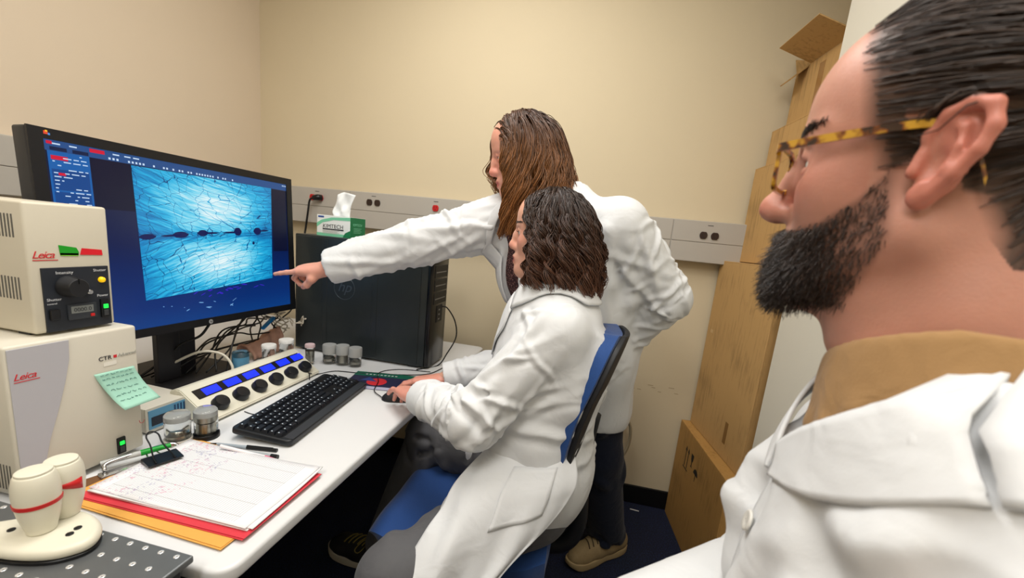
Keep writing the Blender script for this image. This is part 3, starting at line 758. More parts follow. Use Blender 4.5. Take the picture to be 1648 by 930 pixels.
vial((-.939, .768, DZ), 'clear vial with grey base ring holding a short metal lens beside the blue meter', 0, None, mat('ring_grey', '#b9b6ac', .45), r=.0265, inner='short', top_m=M_WHITE)
vial((-.905, .812, DZ), 'clear vial with black base holding a tall silver lens in front of the dial panel', 0, None, M_BLACK, r=.0255, inner='tall', top_m=M_WHITE)
vial((-1.0, 1.445, DZ), 'grey-lidded clear vial, leftmost of the three against the tower', .036, M_GCAP, None, r=.025, inner='short')
vial((-.946, 1.452, DZ), 'grey-lidded clear vial, middle of the three against the tower', .036, M_GCAP, None, r=.024, h=.081, inner='tall')
vial((-.893, 1.458, DZ), 'grey-lidded clear vial, rightmost of the three against the tower', .036, M_GCAP, None, r=.024, h=.078, inner='short')
vial((-1.055, 1.40, DZ), 'dark-filled vial with pale pink top at the end of the dial panel', .012, mat('pink_cap', '#d8bdc0', .6), None, r=.017, h=.082, inner='tall')
vial((-1.195, 1.215, DZ), 'clear vial with light blue contents behind the dial panel', .0, None, mat('sky_blue_plastic', '#6fb6dc', .5), r=.027, h=.08, inner='short')
bl = obj('blue_sleeve', lathe([(.0255, .02), (.0262, .02), (.0262, .06), (.0255, .06)], 28), mat('sky_blue_plastic', '#6fb6dc', .5), bpy.data.objects[[o.name for o in COL.objects if o.get('label', '').startswith('clear vial with light blue')][0]])
vial((-1.175, 1.325, DZ), 'white-lidded vial behind the dial panel, nearer the blue one', .012, M_WHITE, None, r=.024, h=.08, inner='short')
vial((-1.165, 1.405, DZ), 'white-lidded vial behind the dial panel, nearer the tower', .012, M_WHITE, None, r=.026, h=.084, inner=None)

# ------------------------------------------------------------------ computer tower
tw = thing('computer_tower', 'large black desktop computer tower standing on the desk below the raceway', 'computer', (-.932, 1.64, DZ))
M_TOW = mat('tower_black', '#2e3436', .34, .3, noise=(25, .06)); M_TOWG = mat('tower_gloss', '#0c0d0f', .25)
auto_smooth(obj('case', rbox(-.31, .29, -.09, .085, .008, .5, .004, 2), M_TOW, tw))
obj('side_panel', rbox(-.30, .262, -.0935, -.0902, .015, .492, .0015), M_TOW, tw)
obj('panel_rib', rbox(-.178, -.155, -.0955, -.0936, .03, .485, .0008, 1), M_TOW, tw)
obj('panel_rib', rbox(.052, .075, -.0955, -.0936, .03, .485, .0008, 1), M_TOW, tw)
auto_smooth(obj('front_bezel', rbox(.29, .31, -.088, .083, .008, .5, .005, 2), M_TOWG, tw))
for z0, z1 in ((.38, .43), (.325, .372), (.27, .318)):
    d_ = obj('drive_bay', rbox(.309, .3125, -.07, .066, z0, z1, .001, 1), M_BLACKM, tw)
    obj('bay_slot', rbox(.312, .3132, -.06, .05, z0 + .02, z0 + .024), M_GREY, d_)
pp_ = obj('port_plate', rbox(.309, .3125, -.03, .03, .19, .262, .001, 1), M_BLACKM, tw)
for z in (.2, .22, .24): obj('port', rbox(.312, .3132, -.012, .002, z, z + .006), M_GREY, pp_)
lg = obj('ring_logo', tube([(.047 * math.cos(a), 0, .047 * math.sin(a)) for a in np.linspace(0, 2 * PI, 49)], .0011, 6, caps=False), mat('logo_grey', '#5f686b', .3, .7), tw, (-.075, -.0938, .295))
text('hp', .062, mat('logo_grey', '#5f686b', .3, .7), lg, (0, -.0003, -.014), (1, 0, 0), (0, 0, 1), depth=.0005, shear=.35, align='CENTER')
for x in (-.26, .24):
    for y in (-.07, .065): obj('foot', rbox(x - .02, x + .02, y - .01, y + .01, 0, .009), M_BLACK, tw)
cable([(-.625, 1.675, .99), (-.60, 1.68, .985), (-.565, 1.69, .93), (-.555, 1.69, .86), (-.58, 1.66, .79), (-.605, 1.62, .7425), (-.66, 1.53, .7425)], .0028, cab_mat, 'black cord plugged into the front of the computer tower', 'tower_cord')
# ------------------------------------------------------------------ tissue box on the tower
tb = thing('tissue_box', 'white and green tissue box with a sheet pulled up, on top of the tower', 'tissue box', (-1.1, 1.655, DZ + .5))
M_CARDW = mat('carton_white', '#e9ecea', .5); M_CARDG = mat('carton_green', '#1d7a4c', .5); M_MINT = mat('carton_mint', '#7cc9a4', .5)
obj('carton', rbox(-.078, .078, -.055, .06, 0, .086, .001, 1), M_CARDW, tb)
obj('green_side', rbox(.0778, .0788, -.0545, .0595, .0005, .0855), M_CARDG, tb)
XZ = Matrix.Rotation(PI / 2, 4, 'X')
def front_print(poly, m, name, h=.0005):
    bm = prism(poly, 0, h); bmesh.ops.transform(bm, matrix=XZ, verts=bm.verts)
    return obj(name, bm, m, tb, (0, -.0551, 0))
front_print([(-.078, .052), (-.055, .066), (-.01, .078), (.078, .084), (.078, .086), (-.078, .086)][:4] + [(.078, .070), (.0, .068), (-.05, .055), (-.078, .035)], M_MINT, 'mint_swoosh')
front_print([(-.078, 0), (.078, 0), (.078, .012), (-.078, .012)], M_MINT, 'mint_band')
front_print([(.045, .0), (.078, .0), (.078, .03), (.055, .018)], M_CARDG, 'green_corner', .0008)
text('KIMTECH', .023, M_TXT, tb, (-.05, -.0558, .034), (1, 0, 0), (0, 0, 1), depth=.0002)
obj('black_bar', rbox(-.05, .048, -.0558, -.0552, .0265, .0315), M_TXT, tb)
obj('blue_stamp', rbox(-.072, -.045, -.0558, -.0552, .075, .082), mat('stamp_blue', '#2b4d9a', .5), tb)
for i in range(4): obj('print_line', rbox(-.05, .03 - .01 * (i % 2), -.0558, -.0553, .0225 - i * .0042, .0238 - i * .0042), M_TXTG, tb)
text('KIMTECH', .016, M_MINT, tb, (.079, -.035, .05), (0, 1, 0), (0, 0, 1), depth=.0002)
for i in range(4): obj('print_line', rbox(.0786, .0792, -.03, .03 - .008 * (i % 2), .04 - i * .006, .042 - i * .006), M_MINT, tb)
rows = [[(.0, -.01, .086), (.02, -.008, .086), (.045, -.004, .086), (.07, 0, .086)],
        [(.0, -.02, .105), (.024, -.005, .11), (.045, -.02, .108), (.072, 0, .108)],
        [(.008, -.008, .14), (.03, -.02, .145), (.055, -.002, .142), (.083, -.01, .14)],
        [(.018, -.012, .176), (.04, -.004, .188), (.065, -.014, .186), (.098, -.004, .18)]]
v, f = grid_surface(rows, 18, 20); o = obj('tissue_sheet', (v, f), mat('tissue_white', '#eceff0', .9), tb, (-.03, 0, 0), smooth=True); solid(o, .0006)
# ------------------------------------------------------------------ plug and cord in the raceway
pl = thing('power_plug', 'black right-angle power plug in the red outlet with cord hanging to the tower', 'plug', (-1.49, YB - .0655, 1.417))
auto_smooth(obj('plug_body', tube([(.022, -.005, .001), (.01, -.022, 0), (-.012, -.03, -.004)], [.015, .016, .012], 14, 12), M_BLACK, pl))
obj('cord', tube([(-.012, -.03, -.004), (-.028, -.034, -.02), (-.036, -.036, -.08), (-.05, -.035, -.17), (-.05, -.04, -.21), (-.03, -.06, -.4), (-.03, -.06, -.6)], .0052, 10, 40), cab_mat, pl, smooth=True)

# ------------------------------------------------------------------ cables behind the monitor
random.seed(21)
M_CBG = mat('cable_beige', '#b7af9f', .5)
def arc_cable(p0, p1, lift, wig, r, m, label, n=40):
    p0, p1 = np.array(p0), np.array(p1); P = []
    for k in range(6):
        t = k / 5; q = p0 * (1 - t) + p1 * t + np.array([random.uniform(-wig, wig) * (0 < k < 5), random.uniform(-wig, wig) * (0 < k < 5), lift * math.sin(PI * t) + random.uniform(-wig, wig) * .5 * (0 < k < 5)])
        q[2] = max(q[2], DZ + r + .001); P.append(q)
    return cable(P, r, m, label, n=n, group='cables behind the monitor')
CBL = 'black cable in the tangle between the monitor stand and the tower'
for k in range(9):
    arc_cable((-1.36 + .02 * k, 1.0 + .02 * k, DZ + .02), (-1.31 + random.uniform(-.05, .05), 1.50 + random.uniform(-.05, .03), DZ + .05 + .018 * k), .02 + .008 * k, .03, .003, cab_mat, CBL)
for k in range(4):
    arc_cable((-1.33 + .03 * k, 1.38 + .03 * k, 1.0), (-1.36 + .03 * k, 1.45 + .02 * k, DZ + .02), .0, .03, .003, cab_mat, 'black cable dropping from the monitor beside the tower')
arc_cable((-1.22, 1.12, .93), (-1.34, .98, .77), .0, .012, .004, cab_mat, 'thick black cable slanting from the monitor badge to its stand')
for k in range(7):
    arc_cable((-1.30 + .02 * k, 1.42 + .015 * k, .93 - .012 * k), (-1.29 + .015 * k, 1.52, .80 + .012 * k), .02, .03, .0024, M_CBG, 'beige cable in the tangle beside the tower')
cable([(-1.30, 1.05, .80), (-1.23, 1.09, .842), (-1.17, 1.115, .838), (-1.135, 1.12, .80), (-1.13, 1.105, .765), (-1.15, 1.10, .7435)], .0042, mat('cable_white', '#cfcabb', .45), 'off-white cable arching down behind the dial panel')
bt_ = obj('cable_tag', rbox(-.007, .007, -.035, .04, -.006, .006, .004, 2), mat('tag_blue', '#1878be', .45), None, (-1.25, 1.405, .878), (.5, .1, .1)); tag(bt_, 'bright blue cable tag in the tangle under the monitor', 'tag')
rows = [[(-.05, -.09, 0), (-.03, -.03, 0), (-.04, .04, 0), (-.03, .1, 0)], [(-.035, -.08, .04), (-.02, -.03, .035), (-.03, .04, .06), (-.02, .1, .075)],
        [(.0, -.085, .045), (.01, -.025, .05), (.0, .04, .07), (.01, .09, .085)], [(.03, -.08, .0), (.035, -.02, .0), (.03, .04, 0), (.03, .09, 0)]]
v, f = grid_surface(rows, 24, 18); v = np.array(v); v += .005 * np.sin(v[:, [1, 2, 0]] * 140)
pk = obj('cloth_bundle', (v, f), mat('dusty_pink', '#b98f7c', .8, noise=(30, .25)), None, (-1.28, 1.41, DZ + .012), smooth=True); solid(pk, .006); tag(pk, 'dusty pink crumpled bundle lying under the cables', 'bundle')

# ------------------------------------------------------------------ papers, folders and pens
M_MANILA = mat('manila', '#dca24c', .7, noise=(60, .05)); M_REDF = mat('red_card', '#cf3844', .5)
def sheet(name, c, w, h, rz, z, t, m, label, cat, tab=None):
    o = obj(name, rbox(-w / 2, w / 2, -h / 2, h / 2, 0, t, min(t * .3, .0008), 1), m, None, (c[0], c[1], z), (0, 0, math.radians(rz)))
    return tag(o, label, cat)
cbd = thing('clipboard', 'brown clipboard with a silver clip under the binder clip beside the cream cabinet', 'clipboard', (-.868, .665, DZ + .0002), rotz=math.radians(70))
obj('board', rbox(-.11, .09, -.022, .058, 0, .003, .001), mat('hardboard', '#6d4a2c', .6), cbd)
obj('clip_plate', rbox(-.085, .065, .03, .055, .003, .009, .003), M_CHROME, cbd)
obj('clip_lever', tube([(-.075, .05, .012), (-.06, .065, .02), (.04, .065, .02), (.055, .05, .012)], .004, 8, 24), M_CHROME, cbd, smooth=True)
mf = thing('manila_folder', 'orange manila folder at the bottom of the paper stack', 'folder', (-.735, .648, DZ + .0035), rotz=math.radians(-1.5))
obj('cover', rbox(-.185, .183, -.128, .118, 0, .0012), M_MANILA, mf); obj('cover', rbox(-.185, .181, -.125, .118, .0014, .0026), M_MANILA, mf)
obj('tab', rbox(-.182, -.11, .117, .135, 0, .0012, .0004, 1), M_MANILA, mf)
rf = thing('red_folder', 'red card folder between the papers and the manila folder', 'folder', (-.722, .655, DZ + .0065), rotz=math.radians(.5))
obj('cover', rbox(-.183, .183, -.115, .1, 0, .0012), M_REDF, rf); obj('cover', rbox(-.183, .185, -.113, .1, .0018, .003), M_REDF, rf)
def paper_mat():
    m = bpy.data.materials.new('printed_paper'); m.use_nodes = True; nt = m.node_tree; L = nt.links.new
    b = nt.nodes['Principled BSDF']; b.inputs['Roughness'].default_value = .8
    tc = nt.nodes.new('ShaderNodeTexCoord'); sp = nt.nodes.new('ShaderNodeSeparateXYZ'); L(tc.outputs['Object'], sp.inputs[0])
    def mth(op, a, b2=None):
        n = nt.nodes.new('ShaderNodeMath'); n.operation = op
        for i, x in enumerate((a, b2)):
            if x is None: continue
            if isinstance(x, (int, float)): n.inputs[i].default_value = x
            else: L(x, n.inputs[i])
        return n.outputs[0]
    X, Y = sp.outputs['X'], sp.outputs['Y']
    ln = mth('LESS_THAN', mth('FRACT', mth('MULTIPLY', X, 190.0)), .25)
    ln2 = mth('LESS_THAN', mth('FRACT', mth('ADD', mth('MULTIPLY', Y, 27.0), .2)), .03)
    grid = mth('MAXIMUM', mth('MULTIPLY', ln, .5), mth('MULTIPLY', ln2, .6))
    ins = mth('MULTIPLY', mth('MULTIPLY', mth('GREATER_THAN', X, -.15), mth('LESS_THAN', X, .145)), mth('LESS_THAN', mth('ABSOLUTE', Y), .095))
    grid = mth('MULTIPLY', grid, ins)
    n = nt.nodes.new('ShaderNodeTexNoise'); n.inputs['Scale'].default_value = 230; n.inputs['Detail'].default_value = 4; L(tc.outputs['Object'], n.inputs['Vector'])
    n2 = nt.nodes.new('ShaderNodeTexNoise'); n2.inputs['Scale'].default_value = 22; L(tc.outputs['Object'], n2.inputs['Vector'])
    ink = mth('MULTIPLY', mth('MULTIPLY', mth('GREATER_THAN', n.outputs['Fac'], .57), mth('GREATER_THAN', n2.outputs['Fac'], .48)), mth('LESS_THAN', X, -.02))
    c1 = nt.nodes.new('ShaderNodeMix'); c1.data_type = 'RGBA'; c1.inputs[6].default_value = lin('#e3e3e6'); c1.inputs[7].default_value = lin('#6f737c'); L(grid, c1.inputs[0])
    c2 = nt.nodes.new('ShaderNodeMix'); c2.data_type = 'RGBA'; L(mth('MULTIPLY', ink, .42), c2.inputs[0]); L(c1.outputs[2], c2.inputs[6])
    rp = nt.nodes.new('ShaderNodeValToRGB'); rp.color_ramp.elements[0].color = lin('#4c5aa0'); rp.color_ramp.elements[1].color = lin('#d85c8a')
    rp.color_ramp.elements[0].position = .45; rp.color_ramp.elements[1].position = .6; L(n2.outputs['Color'], rp.inputs[0]); L(rp.outputs[0], c2.inputs[7])
    L(c2.outputs[2], b.inputs['Base Color'])
    return m
M_PAPER = mat('plain_paper', '#eeeeef', .8); M_PRINT = paper_mat()
zz = DZ + .0102
sheets = [((-.722, .658), .352, .205, 1.0, .0025), ((-.716, .66), .352, .207, 2.0, .002), ((-.722, .66), .350, .207, .2, .0012)]
LBL = ['white paper sheets at the bottom of the pile, lying on the red folder', 'white paper sheets in the middle of the pile on the red folder', 'printed data sheet with handwritten notes on top of the paper pile']
for i, (c, w, h, rz, t_) in enumerate(sheets):
    nu, nv = 24, 14; X, Y = np.meshgrid(np.linspace(-w / 2, w / 2, nu), np.linspace(-h / 2, h / 2, nv)); Z = .004 * np.clip((X / (w / 2)), 0, 1) ** 3 * np.clip(Y / (h / 2), 0, 1) ** 2 + .002 * np.clip(-X / (w / 2), 0, 1) ** 2
    V = np.stack([X, Y, Z], -1).reshape(-1, 3); F_ = [(j * nu + k, j * nu + k + 1, (j + 1) * nu + k + 1, (j + 1) * nu + k) for j in range(nv - 1) for k in range(nu - 1)]
    o = obj('paper', (V, F_), M_PRINT if i == 2 else M_PAPER, None, (c[0], c[1], zz), (0, 0, math.radians(rz)), True); solid(o, t_, 1.0); tag(o, LBL[i], 'paper', 'loose papers on the red folder')
    zz += t_ + .0006
# binder clip
bc = thing('binder_clip', 'black binder clip gripping the left edge of the paper pile', 'binder clip', (-.868, .672, DZ + .004), rotz=math.radians(-20)); bc.scale = (1.3, 1.3, 1.15)
prof = [(-.012, 0), (-.012, .012), (.016, .0185), (.018, .0165), (.018, .019), (-.012, .0215), (-.0145, .012), (-.0145, 0)]
bm = B(); a = [bm.verts.new((x, -.024, z)) for x, z in prof]; b_ = [bm.verts.new((x, .024, z)) for x, z in prof]
bm.faces.new(a); bm.faces.new(b_[::-1])
for i in range(len(prof)): j = (i + 1) % len(prof); bm.faces.new((a[i], b_[i], b_[j], a[j]))
bmesh.ops.recalc_face_normals(bm, faces=bm.faces); obj('jaw', bm, M_BLACK, bc)
obj('wire_arm', tube([(.017, -.013, .0205), (0, -.0115, .026), (-.02, -.008, .038), (-.036, -.008, .05), (-.044, 0, .054), (-.036, .008, .05), (-.02, .008, .038), (0, .0115, .026), (.017, .013, .0205)], .0013, 6, 48), M_DARKMET, bc, smooth=True)
obj('wire_arm', tube([(-.014, -.013, .004), (-.03, -.009, .008), (-.046, -.006, .01), (-.05, 0, .01), (-.046, .006, .01), (-.03, .009, .008), (-.014, .013, .004)], .0013, 6, 40), M_CHROME, bc, smooth=True)
def pen(name, p0, p1, r, parts, label):
    d = Vector(p1) - Vector(p0); L_ = d.length
    t = thing(name, label, 'pen', p0, rot=d.to_track_quat('Z', 'Y').to_euler())
    for nm, a0, a1, r0, r1, m in parts:
        auto_smooth(obj(nm, lathe([(0, a0 * L_), (r * r0, a0 * L_), (r * r0, a0 * L_ + .0005), (r * r1, a1 * L_), (0, a1 * L_)], 16), m, t))
    return t
pn1 = pen('ballpoint_pen', (-.862, .783, DZ + .0045), (-.70, .812, DZ + .0045), .0042, (('barrel', .1, .62, .9, 1, mat('clear_grey', '#9aa4ad', .25)), ('cap', .55, 1, 1.15, 1.1, M_BLACK), ('tip', 0, .1, .3, .8, M_BLACK)), 'slim black-capped ballpoint pen lying furthest from the papers')
obj('pocket_clip', rbox(-.001, .001, .0045, .006, .09, .155), M_BLACK, pn1)
pn2 = pen('marker_pen', (-.838, .765, DZ + .006), (-.675, .785, DZ + .006), .0062, (('cap', 0, .36, .85, 1.08, M_BLACK), ('barrel', .36, .9, 1, 1, mat('marker_grey', '#9ea4a8', .4)), ('end_plug', .9, 1, 1.02, .95, M_BLACK)), 'grey marker pen with black cap, middle of the three pens')
pen('pink_pen', (-.80, .752, DZ + .026), (-.668, .775, DZ + .0055), .0042, (('barrel', .0, .78, .95, 1, mat('pen_white', '#e9e2e4', .4)), ('pink_end', .78, 1, 1, .6, mat('pen_pink', '#e0567f', .4))), 'white and pink pen nearest the papers')
gp_ = pen('green_marker', (-.965, .622, DZ + .017), (-.905, .722, DZ + .022), .0062, (('barrel', 0, .6, .8, 1, mat('marker_silver', '#b6b8b6', .4)), ('cap', .55, 1, 1.1, .85, mat('marker_green', '#0e9a2e', .4))), 'marker with a bright green cap lying beside the binder clip')

# ------------------------------------------------------------------ cardboard boxes
def card_mat(name, c):
    m = bpy.data.materials.new(name); m.use_nodes = True; nt = m.node_tree; L = nt.links.new
    b = nt.nodes['Principled BSDF']; b.inputs['Roughness'].default_value = .75; b.inputs['Specular IOR Level'].default_value = .3
    tc = nt.nodes.new('ShaderNodeTexCoord'); mp_ = nt.nodes.new('ShaderNodeMapping'); mp_.inputs['Scale'].default_value = (1, 1, .12); L(tc.outputs['Object'], mp_.inputs[0])
    n = nt.nodes.new('ShaderNodeTexNoise'); n.inputs['Scale'].default_value = 90; n.inputs['Detail'].default_value = 4; L(mp_.outputs[0], n.inputs['Vector'])
    n2 = nt.nodes.new('ShaderNodeTexNoise'); n2.inputs['Scale'].default_value = 6; n2.inputs['Detail'].default_value = 5; L(tc.outputs['Object'], n2.inputs['Vector'])
    ad = nt.nodes.new('ShaderNodeMath'); ad.operation = 'ADD'; L(n.outputs['Fac'], ad.inputs[0]); L(n2.outputs['Fac'], ad.inputs[1])
    r = nt.nodes.new('ShaderNodeValToRGB'); k = lin(c)
    r.color_ramp.elements[0].position = .7; r.color_ramp.elements[0].color = tuple(v * .8 for v in k[:3]) + (1,)
    r.color_ramp.elements[1].position = 1.25 if False else 1.0; r.color_ramp.elements[1].color = tuple(min(1, v * 1.12) for v in k[:3]) + (1,)
    L(ad.outputs[0], r.inputs[0]); L(r.outputs[0], b.inputs['Base Color'])
    return m
M_CARD = card_mat('cardboard_tan', '#b6925f'); M_CARD2 = card_mat('cardboard_dark', '#a88048'); M_TAPE = mat('parcel_tape', '#9c7343', .25)
def carton(name, corner, ang, w, d, z0, h, m, label, open_top=False):
    """corner = left-back corner on the floor plan, d runs toward the camera, w to the right"""
    t = thing(name, label, 'cardboard box', (corner[0], corner[1], z0), rotz=math.radians(ang), group='cardboard boxes stacked in the corner')
    T_ = .005
    obj('panel', rbox(0, T_, -d, 0, 0, h, .001, 1), m, t)                       # left face
    obj('panel', rbox(w - T_, w, -d, 0, 0, h, .001, 1), m, t)
    obj('panel', rbox(T_ + .0003, w - T_ - .0003, -d, -d + T_, 0, h, .001, 1), m, t)
    obj('panel', rbox(T_ + .0003, w - T_ - .0003, -T_, 0, 0, h, .001, 1), m, t)
    obj('bottom', rbox(T_ + .0003, w - T_ - .0003, -d + T_ + .0003, -T_ - .0003, 0, T_), m, t)
    if not open_top:
        obj('top_flap', rbox(.0, w / 2 - .001, -d, 0, h, h + T_, .0008, 1), m, t); obj('top_flap', rbox(w / 2 + .001, w, -d, 0, h, h + T_, .0008, 1), m, t)
        obj('tape', rbox(w / 2 - .024, w / 2 + .024, -d + .001, -.001, h + T_, h + T_ + .0006), M_TAPE, t)
    return t
b1 = carton('cardboard_box', (.517, 2.08), 6.0, .31, .56, 0.0, .505, M_CARD2, 'dark cardboard box with black handling symbols on the floor, bottom of the stack')
b2 = carton('cardboard_box', (.556, 2.075), 7.9, .27, .50, .512, .785, M_CARD, 'tallest plain cardboard box, standing on the box with handling symbols')
b3 = carton('cardboard_box', (.622, 2.06), 6.0, .235, .42, 1.305, .395, M_CARD, 'square cardboard box with a tape patch, resting on the tallest box')
b4 = carton('cardboard_box', (.655, 2.05), 6.0, .2, .40, 1.708, .145, M_CARD, 'low cardboard box just under the open topmost box')
b5 = carton('cardboard_box', (.702, 2.05), 6.0, .165, .36, 1.862, .225, M_CARD, 'open cardboard box with flaps folded out, top of the stack', True)
def face_rect(t, y0, y1, z0, z1, m, name, th=.0006):
    return obj(name, rbox(-th, -.0001, y0, y1, z0, z1), m, t)
face_rect(b2, -.36, -.335, .06, .15, mat('tape_old', '#86602f', .45), 'tape_patch'); face_rect(b3, -.34, -.31, .03, .1, M_TAPE, 'tape_patch'); face_rect(b5, -.2, -.165, .01, .2, M_TAPE, 'tape')
face_rect(b2, -.06, -.035, .46, .475, mat('label_scrap', '#c9a878', .6), 'label_scrap')
# handling symbols (two arrows, glass, umbrella) on the bottom box
M_INK = mat('stencil_ink', '#15110c', .7)
def sym(poly, y, z):
    bm = prism(poly, 0, .0007); 
    bmesh.ops.transform(bm, matrix=Matrix(((0, 0, -1, 0), (-1, 0, 0, 0), (0, 1, 0, 0), (0, 0, 0, 1))), verts=bm.verts)
    bmesh.ops.recalc_face_normals(bm, faces=bm.faces)
    return bm
arrow = [(-.003, 0), (.003, 0), (.003, .075), (.010, .075), (0, .098), (-.010, .075), (-.003, .075)]
for yy in (.135, .165): obj('arrow_symbol', sym(arrow, 0, 0), M_INK, b1, (-.0002, -yy, .34))
obj('arrow_bar', rbox(-.0008, -.0001, -.18, -.12, .33, .335), M_INK, b1)
obj('glass_symbol', sym([(-.014, .06), (.014, .06), (.012, .035), (.003, .022), (.003, .006), (.011, 0), (-.011, 0), (-.003, .006), (-.003, .022), (-.012, .035)], 0, 0), M_INK, b1, (-.0002, -.215, .375))
obj('umbrella_symbol', sym([(.025 * math.cos(a), .025 * math.sin(a) + .03) for a in np.linspace(0, PI, 12)] + [(-.002, .03), (-.002, 0), (.002, 0), (.002, .03)], 0, 0), M_INK, b1, (-.0002, -.275, .34))
# open flaps of the top box
def flap(name, hinge0, hinge1, out, t_=.004):
    h0, h1, o_ = np.array(hinge0), np.array(hinge1), np.array(out)
    v = [h0, h1, h1 + o_, h0 + o_]; o = obj(name, (v, [(0, 1, 2, 3)]), M_CARD, b5); solid(o, t_); return o
flap('flap', (0, -.35, .226), (0, -.10, .226), (-.12, .02, .055))
flap('flap', (.0, -.002, .226), (.16, -.002, .226), (0.0, .03, .06))
flap('flap', (.165, -.355, .226), (.165, -.005, .226), (.03, 0, .09))
flap('small_flap', (0, -.09, .222), (0, -.015, .222), (-.06, 0, -.055))

# ------------------------------------------------------------------ things on the floor by the back wall
vg = thing('vent_grille', 'small cream slatted grille leaning against the tan wall behind the chair', 'grille', (.035, 1.955, .001), rot=(-.22, 0, math.radians(4)))
M_VG = mat('grille_cream', '#c3b99f', .5)
for x in (-.07, .07): obj('side_rail', rbox(x - .006, x + .006, -.008, .008, 0, .34, .002), M_VG, vg)
obj('bottom_rail', rbox(-.076, .076, -.01, .01, 0, .016, .002), M_VG, vg); obj('top_rail', rbox(-.076, .076, -.01, .01, .34, .354, .002), M_VG, vg)
for i in range(15): obj('slat', rbox(-.064, .064, -.004, .004, .024 + .021 * i, .035 + .021 * i, .001, 1), M_VG, vg)
hp_ = obj('hose_loop', tube([(.045 * math.cos(a), 0, .125 + .115 * math.sin(a)) for a in np.linspace(-PI / 2, 1.5 * PI, 40)], .008, 10, caps=False), mat('hose_cream', '#b7ab90', .45), None, (.235, 2.045, .25), (.12, 0, .2), True)
tag(hp_, 'cream oval hose loop hanging on the tan wall behind the dark jeans', 'hose')
obj('hook', rbox(-.006, .006, -.008, .05, .225, .236, .002), M_GREY, hp_)
sp_ = obj('paper_scrap', rbox(-.022, .022, -.003, .003, 0, .0012), M_WHITE, None, (.36, 2.03, .0005), (0, 0, -.1)); tag(sp_, 'tiny white paper strip on the floor by the black baseboard', 'scrap')

# ------------------------------------------------------------------ blue task chair
M_BLUE = mat('royal_blue_fabric', '#12407f', .75, noise=(300, .12, 2), bump=(600, .2), sheen=.2)
ch = thing('task_chair', 'royal blue upholstered office chair under the seated woman', 'chair', (-.195, 1.13, 0))
def pad(rows, nu, nv, t_, name, m, bev=.012):
    v, f = grid_surface(rows, nu, nv); o = obj(name, (v, f), m, ch, smooth=True)
    md = solid(o, t_, 0).modifiers[-1]
    b = o.modifiers.new('bevel', 'BEVEL'); b.width = bev; b.segments = 3; b.limit_method = 'ANGLE'; b.angle_limit = math.radians(50)
    return o
rows = []
for x, zc, hw in ((-.315, -.03, .15), (-.29, -.004, .2), (-.2, .0, .228), (-.05, -.004, .232), (.1, 0, .22), (.17, .01, .18)):
    rows.append([(x, -hw, .475 + zc - .012), (x, -hw * .6, .475 + zc), (x, 0, .475 + zc - .004), (x, hw * .6, .475 + zc), (x, hw, .475 + zc - .012)])
pad(rows, 26, 30, .055, 'seat_cushion', M_BLUE, .02)
obj('seat_pan', rbox(-.22, .14, -.17, .17, .405, .442, .012, 3), M_BLACKM, ch)
rows = []
for z, x, hw, cv in ((.60, .185, .08, .012), (.64, .180, .13, .016), (.75, .182, .16, .025), (.88, .205, .17, .03), (.98, .235, .165, .03), (1.06, .258, .135, .025), (1.095, .268, .08, .015)):
    rows.append([(x - cv, -hw, z), (x - cv * .3, -hw * .6, z), (x, 0, z), (x - cv * .3, hw * .6, z), (x - cv, hw, z)])
pad(rows, 26, 36, .045, 'back_cushion', M_BLUE, .018)
rows2 = [[(p[0] + .034, p[1] * .97, p[2]) for p in r] for r in rows]
pad(rows2, 22, 30, .014, 'back_shell', M_BLACKM, .004)
obj('back_bar', tube([(.1, 0, .41), (.2, 0, .42), (.245, 0, .5), (.235, 0, .7), (.25, 0, .85)], [.028, .026, .024, .02, .016], 10, 30), M_BLACKM, ch, smooth=True)
auto_smooth(obj('gas_lift', lathe([(.025, .08), (.028, .09), (.028, .25), (.016, .255), (.016, .41)], 20), M_DARKMET, ch))
M_STAR = mat('base_grey_beige', '#8d8778', .4, .3)
auto_smooth(obj('base_hub', lathe([(0, .06), (.04, .06), (.04, .1), (.03, .112), (0, .112)], 24), M_STAR, ch))
for i in range(5):
    a = math.radians(72 * i - 50)
    c, s = math.cos(a), math.sin(a)
    lg_ = obj('base_leg', tube([(.02 * c, .02 * s, .09), (.12 * c, .12 * s, .098), (.22 * c, .22 * s, .088), (.30 * c, .30 * s, .066)], [.026, .023, .019, .016], 10, 18), M_STAR, ch, smooth=True)
    w = obj('caster', lathe([(0, -.018), (.02, -.018), (.027, -.012), (.027, .012), (.02, .018), (0, .018)], 20, axis='Y'), M_BLACK, ch, (.30 * c, .30 * s, .0275), (0, 0, a)); auto_smooth(w)

